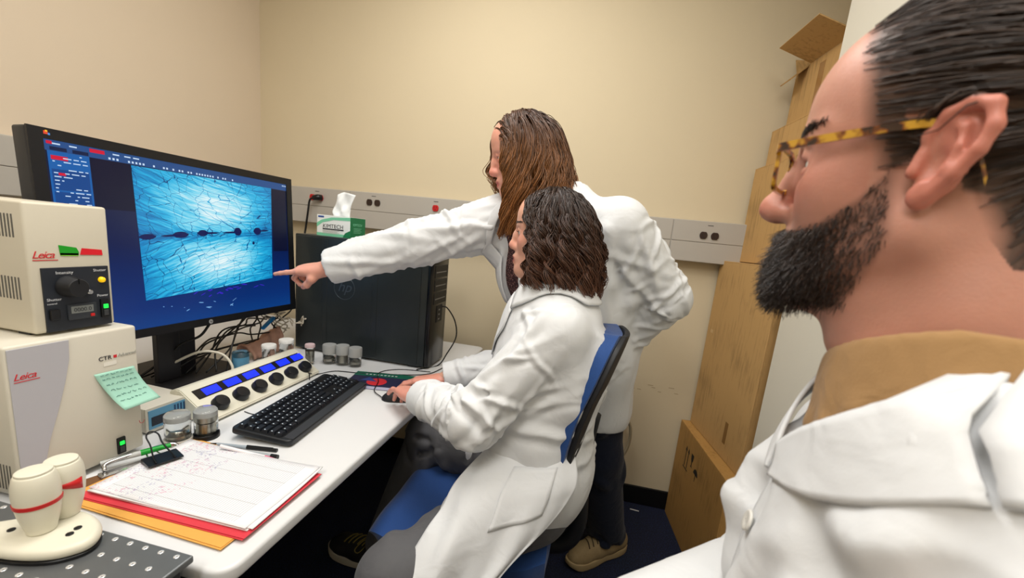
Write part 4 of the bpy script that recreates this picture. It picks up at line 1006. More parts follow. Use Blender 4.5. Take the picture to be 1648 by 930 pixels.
# ------------------------------------------------------------------ smooth solid modelling for people and clothes
import openvdb as _vdb
class Field:
    """signed distance field on a grid; shapes blend smoothly; mesh() gives one continuous surface"""
    def __init__(s, lo, hi, h):
        s.lo = np.array(lo, np.float32); s.h = h
        s.n = np.ceil((np.array(hi) - s.lo) / h).astype(int) + 1
        s.ax = [s.lo[i] + h * np.arange(s.n[i], dtype=np.float32) for i in range(3)]
        s.f = np.full(s.n, .2, np.float32)
    def _blk(s, lo, hi):
        sl = []
        for i in range(3):
            a = max(0, int((lo[i] - s.lo[i]) / s.h) - 1); b = min(s.n[i], int((hi[i] - s.lo[i]) / s.h) + 3)
            if b <= a: return None, None
            sl.append(slice(a, b))
        X = s.ax[0][sl[0]][:, None, None]; Y = s.ax[1][sl[1]][None, :, None]; Z = s.ax[2][sl[2]][None, None, :]
        return tuple(sl), (X, Y, Z)
    def _mix(s, sl, d, k, mode):
        f = s.f[sl]
        if mode == 'add':
            if k > 0:
                h = np.maximum(k - np.abs(f - d), 0) / k; s.f[sl] = np.minimum(f, d) - h * h * k * .25
            else: s.f[sl] = np.minimum(f, d)
        elif mode == 'sub':
            d = -d
            if k > 0:
                h = np.maximum(k - np.abs(f - d), 0) / k; s.f[sl] = np.maximum(f, d) + h * h * k * .25
            else: s.f[sl] = np.maximum(f, d)
    def cap(s, a, b, ra, rb=None, k=.02, flat=None, mode='add'):
        a, b = np.array(a, float), np.array(b, float); rb = ra if rb is None else rb
        R = max(ra, rb) + k + 3 * s.h
        sl, g = s._blk(np.minimum(a, b) - R, np.maximum(a, b) + R)
        if sl is None: return s
        X, Y, Z = g[0] - a[0], g[1] - a[1], g[2] - a[2]; w = b - a; L = max(float(w @ w), 1e-12)
        t = np.clip((X * w[0] + Y * w[1] + Z * w[2]) / L, 0, 1)
        qx, qy, qz = X - t * w[0], Y - t * w[1], Z - t * w[2]
        d2 = qx * qx + qy * qy + qz * qz
        if flat is not None:
            n, fs = np.array(flat[0], float), flat[1]; n = n / np.linalg.norm(n)
            e = qx * n[0] + qy * n[1] + qz * n[2]; d2 = d2 + (fs * fs - 1) * e * e
        s._mix(sl, np.sqrt(d2) - (ra + (rb - ra) * t), k, mode); return s
    def chain(s, pts, rs, k=.02, flat=None, mode='add'):
        for i in range(len(pts) - 1): s.cap(pts[i], pts[i + 1], rs[i], rs[i + 1], k, flat, mode)
        return s
    def ell(s, c, r, k=.02, rot=None, mode='add'):
        c, r = np.array(c, float), np.array(r, float); R = float(max(r)) + k + 3 * s.h
        sl, g = s._blk(c - R, c + R)
        if sl is None: return s
        X, Y, Z = g[0] - c[0], g[1] - c[1], g[2] - c[2]
        if rot is not None:
            m = np.array(rot)            # columns = the ellipsoid's axes
            X, Y, Z = (X * m[0][i] + Y * m[1][i] + Z * m[2][i] for i in range(3))
        k0 = np.sqrt((X / r[0]) ** 2 + (Y / r[1]) ** 2 + (Z / r[2]) ** 2); k1 = np.sqrt((X / r[0] ** 2) ** 2 + (Y / r[1] ** 2) ** 2 + (Z / r[2] ** 2) ** 2)
        s._mix(sl, k0 * (k0 - 1) / np.maximum(k1, 1e-6), k, mode); return s
    def cut(s, p, n, half, k=.004):
        """slice away what lies beyond plane (p, n) inside a cube of half-size `half` centred past it"""
        p, n = np.array(p, float), np.array(n, float); n = n / np.linalg.norm(n); c = p + n * half * .55
        sl, g = s._blk(c - half, c + half)
        d = -((g[0] - p[0]) * n[0] + (g[1] - p[1]) * n[1] + (g[2] - p[2]) * n[2])
        r = np.sqrt((g[0] - c[0]) ** 2 + (g[1] - c[1]) ** 2 + (g[2] - c[2]) ** 2) - half
        s._mix(sl, np.maximum(d, r).astype(np.float32), k, 'sub'); return s
    def mesh(s):
        g = _vdb.FloatGrid(.2); g.copyFromArray(np.ascontiguousarray(s.f.astype(np.float32)))
        P, Q = g.convertToQuads(0.0)
        V = P * s.h + s.lo
        a, b, c = V[Q[:, 0]], V[Q[:, 1]], V[Q[:, 2]]
        if (np.einsum('ij,ij->i', np.cross(b - a, c - a), a - V.mean(0))).sum() < 0: Q = Q[:, ::-1]
        return V.astype(float), Q
def vnormals(V, Q):
    n = np.cross(V[Q[:, 2]] - V[Q[:, 0]], V[Q[:, 3]] - V[Q[:, 1]]); N = np.zeros_like(V)
    for i in range(4): np.add.at(N, Q[:, i], n)
    return N / (np.linalg.norm(N, axis=1)[:, None] + 1e-12)
def relax(V, Q, it=2, lam=.5):
    E = np.vstack([Q[:, [0, 1]], Q[:, [1, 2]], Q[:, [2, 3]], Q[:, [3, 0]]]); E = np.vstack([E, E[:, ::-1]])
    deg = np.bincount(E[:, 0], minlength=len(V))[:, None]
    for _ in range(it):
        S = np.stack([np.bincount(E[:, 0], weights=V[E[:, 1], i], minlength=len(V)) for i in range(3)], 1)
        V = V + lam * (S / np.maximum(deg, 1) - V)
    return V
def quad_obj(name, V, Q, m, parent=None, col=None, mats=None):
    me = bpy.data.meshes.new(name); V = np.ascontiguousarray(V, np.float32); Q = np.ascontiguousarray(Q, np.int32)
    me.vertices.add(len(V)); me.vertices.foreach_set('co', V.ravel())
    k = Q.shape[1]
    me.loops.add(Q.size); me.loops.foreach_set('vertex_index', Q.ravel())
    me.polygons.add(len(Q)); me.polygons.foreach_set('loop_start', np.arange(0, Q.size, k, dtype=np.int32))
    me.update(calc_edges=True); me.validate()
    me.polygons.foreach_set('use_smooth', [True] * len(me.polygons))
    if col is not None:
        a = me.color_attributes.new('Col', 'FLOAT_COLOR', 'POINT'); c = np.ones((len(V), 4), np.float32); c[:, :3] = col; a.data.foreach_set('color', c.ravel())
    me.materials.append(m)
    o = bpy.data.objects.new(name, me); link(o, parent); return o
def join_vq(parts):
    Vs, Qs, n = [], [], 0
    for V, Q in parts: Vs.append(V); Qs.append(np.asarray(Q) + n); n += len(V)
    return np.vstack(Vs), np.vstack(Qs)
def xf(V, M4):
    A = np.array(M4); return V @ A[:3, :3].T + A[:3, 3]
def frame(fwd, up=(0, 0, 1), origin=(0, 0, 0), scale=1.0):
    """4x4 with local x = fwd, local z ~ up (head and hand frames)"""
    x = np.array(fwd, float); x /= np.linalg.norm(x); z = np.array(up, float); z = z - x * (z @ x); z /= np.linalg.norm(z); y = np.cross(z, x)
    M4 = np.eye(4); M4[:3, 0], M4[:3, 1], M4[:3, 2], M4[:3, 3] = x * scale, y * scale, z * scale, origin
    return M4

# ---- materials that read the colour painted on the mesh
def attr_mat(name, rough=.5, sss=0.0, bump=None, spec=.5, var=.06, sheen=0.0, aniso=0.0):
    m = bpy.data.materials.new(name); m.use_nodes = True; nt = m.node_tree; L = nt.links.new; b = nt.nodes['Principled BSDF']
    at = nt.nodes.new('ShaderNodeAttribute'); at.attribute_name = 'Col'
    tc = nt.nodes.new('ShaderNodeTexCoord'); n = nt.nodes.new('ShaderNodeTexNoise'); n.inputs['Scale'].default_value = 90; n.inputs['Detail'].default_value = 4; L(tc.outputs['Object'], n.inputs['Vector'])
    mp_ = nt.nodes.new('ShaderNodeMapRange'); mp_.inputs[3].default_value = 1 - var; mp_.inputs[4].default_value = 1 + var; L(n.outputs['Fac'], mp_.inputs[0])
    mx = nt.nodes.new('ShaderNodeVectorMath'); mx.operation = 'SCALE'; L(at.outputs['Color'], mx.inputs[0]); L(mp_.outputs[0], mx.inputs['Scale'])
    L(mx.outputs[0], b.inputs['Base Color']); b.inputs['Roughness'].default_value = rough; b.inputs['Specular IOR Level'].default_value = spec; b.inputs['Sheen Weight'].default_value = sheen
    b.inputs['Anisotropic'].default_value = aniso
    if sss:
        b.inputs['Subsurface Weight'].default_value = sss; b.inputs['Subsurface Radius'].default_value = (.009, .0035, .002); b.inputs['Subsurface Scale'].default_value = .6
    if bump:
        n2 = nt.nodes.new('ShaderNodeTexNoise'); n2.inputs['Scale'].default_value = bump[0]; n2.inputs['Detail'].default_value = 3; L(tc.outputs['Object'], n2.inputs['Vector'])
        bp = nt.nodes.new('ShaderNodeBump'); bp.inputs['Strength'].default_value = bump[1]; bp.inputs['Distance'].default_value = .002; L(n2.outputs['Fac'], bp.inputs['Height']); L(bp.outputs[0], b.inputs['Normal'])
    return m
M_SKIN = attr_mat('skin', .46, .25, (420, .12), .45)
M_HAIR = attr_mat('hair_strand', .42, 0, None, .5, .1)
def cloth(name, color, rough=.8, fine=(520, .10), crease=(14, .5), sheen=.1, dist=.012):
    m = mat(name, color, rough, sheen=sheen, spec=.3)
    nt = m.node_tree; L = nt.links.new; b = nt.nodes['Principled BSDF']
    tc = [n for n in nt.nodes if n.type == 'TEX_COORD'][0]
    n1 = nt.nodes.new('ShaderNodeTexNoise'); n1.inputs['Scale'].default_value = crease[0]; n1.inputs['Detail'].default_value = 2.5; n1.inputs['Distortion'].default_value = .8; L(tc.outputs['Object'], n1.inputs['Vector'])
    n2 = nt.nodes.new('ShaderNodeTexNoise'); n2.inputs['Scale'].default_value = fine[0]; L(tc.outputs['Object'], n2.inputs['Vector'])
    b1 = nt.nodes.new('ShaderNodeBump'); b1.inputs['Strength'].default_value = crease[1]; b1.inputs['Distance'].default_value = dist; L(n1.outputs['Fac'], b1.inputs['Height'])
    b2 = nt.nodes.new('ShaderNodeBump'); b2.inputs['Strength'].default_value = fine[1]; b2.inputs['Distance'].default_value = .001; L(n2.outputs['Fac'], b2.inputs['Height']); L(b1.outputs[0], b2.inputs['Normal']); L(b2.outputs[0], b.inputs['Normal'])
    return m
M_COAT = cloth('lab_coat_cotton', '#d6d8da', .85, (520, .12), (16, .35), .1, .010)
M_COAT_SEAM = mat('coat_seam', '#cfd0d0', .85)
M_BTN = mat('button_pearl', '#d8d6cf', .3)

# ---- head in its own frame: x forward, y to the left, z up, origin between the ears
def head_mesh(h=.0022, neck=((-.018, 0, -.03), (-.04, 0, -.12), (-.06, 0, -.2)), neck_r=(.055, .054, .062), male=False, brow=1.0, nose=1.0, smile=0.0, earvis=True):
    F = Field((-.125, -.105, -.24), (.14, .105, .155), h)
    F.ell((-.008, 0, .052), (.098, .076, .086), 0)
    F.ell((.035, 0, .058), (.062, .064, .066), .03)
    F.ell((.042, 0, -.015), (.052, .058, .075), .03)
    F.ell((.05, 0, -.062), (.042, .043, .045), .03)
    for sgn in (-1, 1):
        F.cap((-.004, sgn * .054, -.045), (.07, sgn * .016, -.092), .019 if male else .016, .016, .03)
        F.ell((.058, sgn * .038, -.012), (.028, .025, .028), .02)
        F.cap((.086, sgn * .010, .034), (.066, sgn * .047, .032), .011 * brow, .009 * brow, .016)
        F.ell((.098, sgn * .036, .013), (.018, .022, .0115), .012, mode='sub')
        # eyelids over the eyeball
        F.chain([(.087, sgn * .020, .019), (.0875, sgn * .032, .0205), (.078, sgn * .0455, .0155)], (.0035, .0042, .0035), .005)
        F.chain([(.086, sgn * .020, .0095), (.0855, sgn * .032, .0065), (.077, sgn * .045, .0105)], (.0035, .0038, .0032), .005)
    F.ell((.078, 0, -.092), (.021, .022, .018), .022)
    F.chain([(.092, 0, .026), (.1 + .03 * (nose - 1), 0, .006), (.109 * nose, 0, -.018)], (.0085, .0095, .0115), .014)
    F.ell((.111 * nose, 0, -.0235), (.0118, .0108, .0100), .012)
    for sgn in (-1, 1): F.cap((.107 * nose - .004, sgn * .0085, -.027), (.098, sgn * .0135, -.029), .0085, .0075, .010)
    for sgn in (-1, 1): F.ell((.107, sgn * .006, -.0355), (.006, .0028, .0035), .003, mode='sub')
    F.ell((.088, 0, -.058), (.016, .027, .018), .012)
    up = smile
    F.chain([(.0905, -.022, -.059 + up), (.100, -.009, -.0535), (.1015, 0, -.0548), (.100, .009, -.0535), (.0905, .022, -.059 + up)], (.003, .005, .005, .005, .003), .006)
    F.chain([(.0900, -.020, -.062 + up), (.0985, -.008, -.0685), (.0998, 0, -.069), (.0985, .008, -.0685), (.0900, .020, -.062 + up)], (.003, .0055, .006, .0055, .003), .006)
    F.chain([(.093, -.023, -.0605 + up), (.106, -.008, -.0612), (.107, 0, -.0612), (.106, .008, -.0612), (.093, .023, -.0605 + up)], (.0012, .0016, .0018, .0016, .0012), .002, mode='sub')
    F.chain(neck, neck_r, .03)
    F.cap((.02, 0, -.085), (-.01, 0, -.13), .035, .04, .03)
    if male: F.cap((.005, 0, -.105), (-.002, 0, -.125), .047, .05, .02)
    if earvis:
        for sgn in (-1, 1):
            E0 = np.array((-.006, .072, .002)); Xe = np.array((.965, -.26, 0)); Ye = np.array((.26, .965, 0)); Ze = np.array((-.27, 0, .963))
            def ep(a, b, o):
                p = E0 + a * Xe + b * Ze + o * Ye; return (p[0], p[1] * sgn, p[2])
            nrm = (Ye[0], Ye[1] * sgn, 0)
            F.cap(ep(-.009, .020, .002), ep(-.010, -.012, .002), .0175, .013, .004, (nrm, 3.6))
            F.chain([ep(.004, .004, .004), ep(.009, .018, .005), ep(.004, .031, .007), ep(-.008, .0365, .009), ep(-.020, .032, .011), ep(-.027, .018, .012), ep(-.0265, .004, .012), ep(-.021, -.010, .010), ep(-.013, -.022, .006)], (.0034, .004, .0042, .0044, .0046, .0046, .0044, .0042, .004), .003)
            F.chain([ep(.000, .026, .004), ep(-.011, .020, .0075), ep(-.0155, .008, .009), ep(-.014, -.006, .0085), ep(-.007, -.015, .007)], (.0028, .0034, .0036, .0036, .0034), .004)
            F.ell(ep(-.007, -.024, .004), (.0085, .0062, .0095), .006)
            F.ell(ep(-.003, .0, .0085), (.0085, .006, .0125), .004, mode='sub')
            F.ell(ep(-.018, .016, .011), (.0035, .0035, .010), .003, mode='sub')
            F.cap(ep(.0065, .005, .004), ep(.0055, -.007, .006), .0045, .0045, .004)
    V, Q = F.mesh(); return relax(V, Q, 1, .4), Q
def skin_col(V, base, lip, blush, blush_amt=.5):
    c = np.tile(np.array(base[:3]), (len(V), 1))
    def mixc(w, col): return c * (1 - w[:, None]) + np.array(col[:3]) * w[:, None]
    x, y, z = V.T
    w = np.exp(-(((z + .005) / .022) ** 2 + ((np.abs(y) - .042) / .022) ** 2)) * (x > .03); c = mixc(w * blush_amt, blush)
    w = np.exp(-(((z + .026) / .012) ** 2 + (y / .016) ** 2)) * (x > .095); c = mixc(w * blush_amt * 1.3, blush)
    w = np.clip((np.abs(y) - .0735) / .005, 0, 1) * (np.abs(z) < .045); c = mixc(w * blush_amt, blush)
    w = np.clip(1.3 - (((z + .0612) / .011) ** 2 + (y / .023) ** 2), 0, 1) * (x > .088); c = mixc(np.clip(w * 1.4, 0, 1), lip)
    return c

# ---- hand in its own frame: x along the fingers, y toward the thumb, z out of the back of the hand
def hand_into(F, M4, curls, thumb, thick=1.0, k=.008):
    """curls: 4 x (b1,b2,b3) bends in radians for index, middle, ring, little; thumb: 4 points"""
    A = np.array(M4); sc_ = np.linalg.norm(A[:3, 0])
    T = lambda p: A[:3, :3] @ np.array(p) + A[:3, 3]
    kn = [(.088, .029, .002), (.092, .009, .004), (.087, -.011, .002), (.078, -.029, -.002)]
    ln = [(.043, .026, .021), (.047, .03, .022), (.043, .028, .021), (.034, .021, .019)]
    for i in range(4):
        F.cap(T((.0, kn[i][1] * .62, -.004)), T(kn[i]), .0165 * sc_ * thick, .0118 * sc_ * thick, .02 * sc_)
        p = np.array(kn[i]); ang = 0; r = .0098 if i < 3 else .0085
        for j in range(3):
            ang += curls[i][j]; q = p + ln[i][j] * np.array((math.cos(ang), 0.0, -math.sin(ang)))
            F.cap(T(p), T(q), r * sc_ * thick, (r - .0012) * sc_ * thick, .004 * sc_); p, r = q, r - .0011
    F.ell(T((.045, .0, -.008)), (.048 * sc_, .036 * sc_, .016 * sc_), .015 * sc_, A[:3, :3] / sc_)
    F.chain([T(p) for p in thumb], [.0165 * sc_, .0135 * sc_, .011 * sc_, .0088 * sc_], .01 * sc_)
    F.cap(T((-.06, 0, -.004)), T((.01, 0, -.004)), .026 * sc_, .027 * sc_, .02 * sc_, ((A[:3, 2]), 1.3))

# ---- folds pressed into sleeves
def folds(F, pts, rs, centers, n, seed, r=.009, k=.03, spread=.07, span=.06, twist=1.2, depth=.004, crease=True):
    rng = np.random.default_rng(seed); P = np.array(pts, float); seg = np.linalg.norm(np.diff(P, axis=0), axis=1); cum = np.concatenate([[0], np.cumsum(seg)])
    def at(s_):
        s_ = np.clip(s_, 0, cum[-1]); i = min(np.searchsorted(cum, s_, 'right') - 1, len(seg) - 1); t = (s_ - cum[i]) / seg[i]
        w = (P[i + 1] - P[i]) / seg[i]; return P[i] + t * (P[i + 1] - P[i]), rs[i] + t * (rs[i + 1] - rs[i]), w
    for i in range(n):
        c = centers[i % len(centers)] + rng.normal(0, spread); th = rng.uniform(0, 2 * PI); tw = rng.uniform(-twist, twist); L_ = rng.uniform(.6, 1.4) * span
        pp = []
        for q in (-1, -.5, 0, .5, 1):
            o_, rr, w = at(c + q * L_ * .5); u = np.cross(w, (.2, .3, .93)); u /= np.linalg.norm(u); v = np.cross(w, u); a = th + q * tw
            pp.append(o_ + (rr - depth + (0.003 if crease and i % 3 == 0 else 0)) * (math.cos(a) * u + math.sin(a) * v))
        rr_ = [r * .3, r * .8, r, r * .8, r * .3]
        if crease and i % 3 == 0: F.chain(pp, [x * .55 for x in rr_], k * .6, mode='sub')
        else: F.chain(pp, rr_, k)

def wrinkle(V, Q, pts, rs, centers, n, seed, amp=.006, sig=(.005, .009), spread=.03, ext=(.03, .06), along=.25, rmax=1.5, only=None):
    """sharp cloth folds pressed into the part of a surface that wraps the limb axis pts: narrow ridges that run round the sleeve
    near the joints (centers, metres along the axis) and a share of long ones that run along it"""
    r_ = np.random.default_rng(seed); P = np.array(pts, float); best = np.full(len(V), 1e9); S = np.zeros(len(V)); TH = np.zeros(len(V)); RAD = np.zeros((len(V), 3)); RR = np.ones(len(V)); cum = 0; u0 = None
    for i in range(len(P) - 1):
        w = P[i + 1] - P[i]; L_ = np.linalg.norm(w); w = w / L_; rel = V - P[i]; t = np.clip(rel @ w, 0 if i else -.03, L_ + (.0 if i < len(P) - 2 else .02)); q = rel - t[:, None] * w; d = np.linalg.norm(q, axis=1)
        u = np.cross(w, (.13, .31, .94)) if u0 is None else u0 - w * (u0 @ w); u /= np.linalg.norm(u); u0 = u; v = np.cross(w, u)
        m = d < best; best[m] = d[m]; S[m] = cum + t[m]; TH[m] = np.arctan2(q[m] @ v, q[m] @ u); RAD[m] = q[m] / (d[m][:, None] + 1e-9); RR[m] = (rs[i] + (rs[i + 1] - rs[i]) * t[m] / L_); cum += L_
    mask = np.clip((rmax - best / RR) / .25, 0, 1)
    if only is not None: mask = mask * only(V)
    D = np.zeros(len(V))
    for k in range(n):
        s0 = centers[k % len(centers)] + r_.normal(0, spread); th0 = r_.uniform(-PI, PI); lg = r_.random() < along
        al = r_.normal(PI / 2, .25) if lg else r_.normal(0, .45); sg = r_.uniform(*sig) * (1.3 if lg else 1); ex = r_.uniform(*ext) * (1.8 if lg else 1); a = amp * r_.uniform(.45, 1.1)
        y = RR * ((TH - th0 + PI) % (2 * PI) - PI); x = S - s0 + .12 * y * np.sin(y * 40 + k)
        d = x * math.cos(al) + y * math.sin(al); e = -x * math.sin(al) + y * math.cos(al)
        D += a * (np.exp(-(np.abs(d) / sg) ** 1.5) - .55 * np.exp(-(np.abs(d - 1.9 * sg) / sg) ** 2) - .35 * np.exp(-(np.abs(d + 1.9 * sg) / sg) ** 2)) * np.exp(-(e / ex) ** 2)
    D = np.clip(D, -amp * 1.6, amp * 1.9)
    return V + RAD * (D * mask)[:, None]

# ---- hair strands as thin three-sided tubes
def strand_obj(name, paths, r0, r1, col, parent, m=None):
    P = np.asarray(paths, float); S, n, _ = P.shape
    T = np.gradient(P, axis=1); T /= np.linalg.norm(T, axis=2, keepdims=True) + 1e-9
    ref = np.array([.31, .47, .83]); U = np.cross(T, ref); U /= np.linalg.norm(U, axis=2, keepdims=True) + 1e-9; W = np.cross(T, U)
    r = np.linspace(r0, r1, n)[None, :, None] if not hasattr(r0, '__len__') else np.interp(np.linspace(0, 1, n), np.linspace(0, 1, len(r0)), r0)[None, :, None]
    V = np.stack([P + r * (math.cos(a) * U + math.sin(a) * W) for a in (0, 2 * PI / 3, 4 * PI / 3)], 2)     # S,n,3,3
    idx = np.arange(S * n * 3).reshape(S, n, 3); Q = []
    for k_ in range(3):
        a, b = idx[:, :-1, k_], idx[:, :-1, (k_ + 1) % 3]; c, d = idx[:, 1:, (k_ + 1) % 3], idx[:, 1:, k_]
        Q.append(np.stack([a, b, c, d], -1).reshape(-1, 4))
    C_ = np.repeat(np.asarray(col).reshape(S, -1, 3) if np.asarray(col).ndim == 3 else np.repeat(np.asarray(col)[:, None, :], n, 1), 3, axis=1).reshape(S * n * 3, 3) if False else None
    c = np.asarray(col, float)
    if c.ndim == 2: c = np.repeat(c[:, None, :], n, 1)
    c = np.repeat(c[:, :, None, :], 3, 2).reshape(-1, 3)
    return quad_obj(name, V.reshape(-1, 3), np.vstack(Q), m or M_HAIR, parent, col=c)
def bez(ctrl, n):
    """ctrl: list of (S,3) arrays -> (S,n,3) Bezier"""
    t = np.linspace(0, 1, n)[None, :, None]; m = len(ctrl) - 1; out = 0
    for i, c in enumerate(ctrl): out = out + math.comb(m, i) * t ** i * (1 - t) ** (m - i) * np.asarray(c)[:, None, :]
    return out
def patch_on(V, Q, rows, nu, nv, off):
    """smooth patch laid on a surface: control rows are pulled to the nearest surface point and lifted by off"""
    bv = BVHTree.FromPolygons([tuple(v) for v in V], [tuple(int(i) for i in q) for q in Q])
    P, Fq = grid_surface(rows, nu, nv); out = []
    for p in P:
        loc, nr, _, _ = bv.find_nearest(Vector(p)); out.append(tuple(loc + nr * off))
    return out, Fq

# ================================================================== bearded man, near right
rng = np.random.default_rng(7)
person_m = thing('person', 'bearded man in a white lab coat and tortoiseshell glasses, closest to the camera', 'person', (.36, .3, 0))
def pchild(o, root):
    o.parent = root; o.matrix_parent_inverse = Matrix.Translation(-root.location); return o
MH4 = frame((-.777, .629, .0), (0, 0, 1), (.2735, .438, 1.3925))
Vh, Qh = head_mesh(.0019, neck=((-.018, 0, -.03), (-.042, 0, -.11), (-.06, 0, -.19)), neck_r=(.058, .060, .068), male=True, brow=1.25, nose=1.08)
Vh[:, 2] *= np.where(Vh[:, 2] > -.125, 1.075, 1.0) if False else 1.075
Nh = vnormals(Vh, Qh)
skin = lin('#c48e7b'); cm = skin_col(Vh, skin, lin('#a85a50'), lin('#c46a58'), .55)
x, y, z = Vh.T
cheek = np.interp(x, [-.01, .012, .035, .06, .08, .1, .12], [.015, .012, -.02, -.04, -.0455, -.0435, -.042])
beard = np.clip((cheek - z) / .006, 0, 1) * np.clip((z + .122 - .35 * np.clip(.05 - x, 0, 1) * 0) / .01, 0, 1) * np.clip((x - np.interp(z, [-.13, -.1, -.05, .0, .02], [.035, .022, .004, .012, .015])) / .008, 0, 1)
lipm = (((z + .0615) / .0095) ** 2 + (y / .022) ** 2 < 1) & (x > .085)
beard[lipm] = 0
underlip = ((z < -.07) & (z > -.078) & (np.abs(y) < .02) & (x > .08)); beard[underlip] *= .75
hl = np.interp(z, [-.08, -.045, -.02, .0, .02, .035, .05, .075, .095, .115, .15], [-.045, -.042, -.03, .030, .034, .044, .047, .052, .058, .062, .07])
hairm = np.clip((hl - x) / .014, 0, 1) * (z > np.interp(x, [-.12, -.06, -.03, -.015, .0, .02, .04], [-.075, -.07, -.03, .012, .012, .0, .0]))
ear_reg = (np.abs(y) > .0695) & (z < .042) & (z > -.04) & (x < .015) & (x > -.05); hairm[ear_reg & (np.abs(y) > .074)] = 0
dark = np.array(lin('#1c1410')[:3]); hc = np.array(lin('#3b2c22')[:3])
bsh = .62 * beard * (1 - .35 * np.clip((.06 - x) / .05, 0, 1))
cm = cm * (1 - bsh[:, None]) + dark * bsh[:, None]
cm = cm * (1 - .9 * hairm[:, None]) + hc * .9 * hairm[:, None]
# body under the clothes (torso, arms, hands, legs), joined to the head in one mesh
def man_body():
    F = Field((-.25, .0, .0), (.62, .72, 1.30), .009)
    nb = (.283, .325, 1.235)
    F.chain([nb, (.30, .32, 1.12), (.34, .31, .85), (.38, .30, .60)], (.058, .095, .115, .13), .05)
    F.cap((.27, .17, 1.105), (.325, .48, 1.105), .045, .045, .05)
    F.chain([(.33, .49, 1.11), (.30, .53, .915), (.09, .385, .905)], (.04, .032, .024), .02)
    F.chain([(.23, .17, 1.12), (.24, .10, .86), (.03, .16, .80)], (.05, .042, .03), .03)
    F.chain([(.38, .36, .57), (-.04, .42, .54), (-.03, .42, .09)], (.085, .062, .042), .03)
    F.chain([(.38, .22, .57), (-.03, .20, .54), (.02, .19, .09)], (.085, .062, .042), .03)
    for fy in (.42, .19): F.cap((.0, fy, .05), (-.17, fy + .01, .035), .04, .033, .02)
    hm = frame((-.70, -.50, -.5), (-.4, -.3, .85), (.075, .375, .903), .95)
    hand_into(F, hm, [(.5, .6, .4)] * 4, [(.01, .015, -.006), (.04, .04, -.018), (.068, .048, -.028), (.09, .045, -.036)])
    hm = frame((-.95, .2, -.2), (-.2, 0, .97), (.02, .163, .80), .98)
    hand_into(F, hm, [(.5, .6, .4)] * 4, [(.01, .015, -.006), (.04, .04, -.018), (.068, .048, -.028), (.09, .045, -.036)])
    return F.mesh()
Vb, Qb = man_body()
MT = np.array([.022, .052, -.022])     # the torso and clothes sit a little further back than they were laid out
Vb = Vb + MT * np.clip(Vb[:, 2:3] / .5, 0, 1)
V, Q = join_vq([(xf(Vh, MH4), Qh), (Vb, Qb)])
body = quad_obj('body', V, Q, M_SKIN, None, np.vstack([cm, np.tile(np.array(skin[:3]), (len(Vb), 1))])); pchild(body, person_m)
# eyes
M_EYEW = mat('eye_white', '#d8d2ca', .25); M_IRIS = mat('iris_brown', '#2c1c12', .2)
def eyes(M4, parent, s=1.0, iris=M_IRIS):
    for sgn in (-1, 1):
        c = np.array(M4) @ np.array((.0755, sgn * .032, .0135, 1))
        bm = bmesh.new(); bmesh.ops.create_uvsphere(bm, u_segments=20, v_segments=12, radius=.0122)
        e = obj('eye', bm, M_EYEW, None, smooth=True)
        A = Matrix([list(r) for r in M4]); A.translation = Vector(c[:3]); e.matrix_world = A
        ib = lathe([(.0058, .0109), (.003, .0121), (0, .0124)], 18, axis='X'); i_ = obj('iris', ib, iris, e, smooth=True)
        e.parent = parent; e.matrix_parent_inverse = Matrix.Translation(-parent.parent.location if parent.parent else (0, 0, 0)) if False else parent.matrix_world.inverted()
        e.matrix_world = A
bpy.context.view_layer.update()
eyes(MH4, body)
# beard
bvh = BVHTree.FromPolygons([tuple(v) for v in Vh], [tuple(int(i) for i in q) for q in Qh])
def sample(mask, n):
    w = mask / mask.sum(); return rng.choice(len(mask), n, p=w)
ids = sample(beard ** 2 * (.45 + 1.6 * np.clip((x - .03) / .05, 0, 1)), 9500)
P0 = Vh[ids] + rng.normal(0, .0008, (len(ids), 3)); N0 = Nh[ids]
chinw = np.clip((x[ids] - .04) / .045, 0, 1) * np.clip((-z[ids] - .03) / .05, 0, 1)
dirn = N0 * .75 + np.array([.05, 0, -.65]) + rng.normal(0, .22, P0.shape); dirn /= np.linalg.norm(dirn, axis=1)[:, None]
ln = (.0038 + .0125 * chinw) * rng.uniform(.6, 1.25, len(ids)); ln[(z[ids] > -.056) & (x[ids] > .085)] *= .8
P1 = P0 + dirn * ln[:, None] * .5; P2 = P0 + dirn * ln[:, None] + np.array([0, 0, -.004]) + rng.normal(0, .0018, P0.shape)
bp = bez([P0, P1, P2], 5)
colb = np.tile(np.array(lin('#2b1d15')[:3]), (len(ids), 1)) * rng.uniform(.35, 2.1, (len(ids), 1)) * (1.25 - .6 * chinw[:, None])
br = strand_obj('beard', xf(bp.reshape(-1, 3), MH4).reshape(bp.shape), .0004, .00018, colb, None); pchild(br, person_m); br['kind'] = 'stuff'
# eyebrows
for sgn in (-1, 1):
    n = 260; t = rng.uniform(0, 1, n); p = np.stack([.102 - .036 * t ** 1.6, sgn * (.012 + .042 * t), .041 + .007 * t - .006 * t ** 2 + rng.normal(0, .0022, n)], 1)
    q = []
    for a in p:
        loc, nr, _, _ = bvh.find_nearest(Vector(a)); q.append((tuple(loc), tuple(nr)))
    p = np.array([a for a, _ in q]); nn = np.array([b for _, b in q]); d = np.stack([-.5 * np.ones(n), sgn * np.ones(n), .25 * np.ones(n)], 1); d = d / np.linalg.norm(d, axis=1)[:, None]
    bpth = bez([p, p + nn * .0012 + d * .003, p + nn * .0008 + d * .006], 4)
    eb = strand_obj('eyebrow', xf(bpth.reshape(-1, 3), MH4).reshape(bpth.shape), .0004, .0002, np.tile(np.array(lin('#20150f')[:3]), (n, 1)), None); pchild(eb, person_m); eb['kind'] = 'stuff'
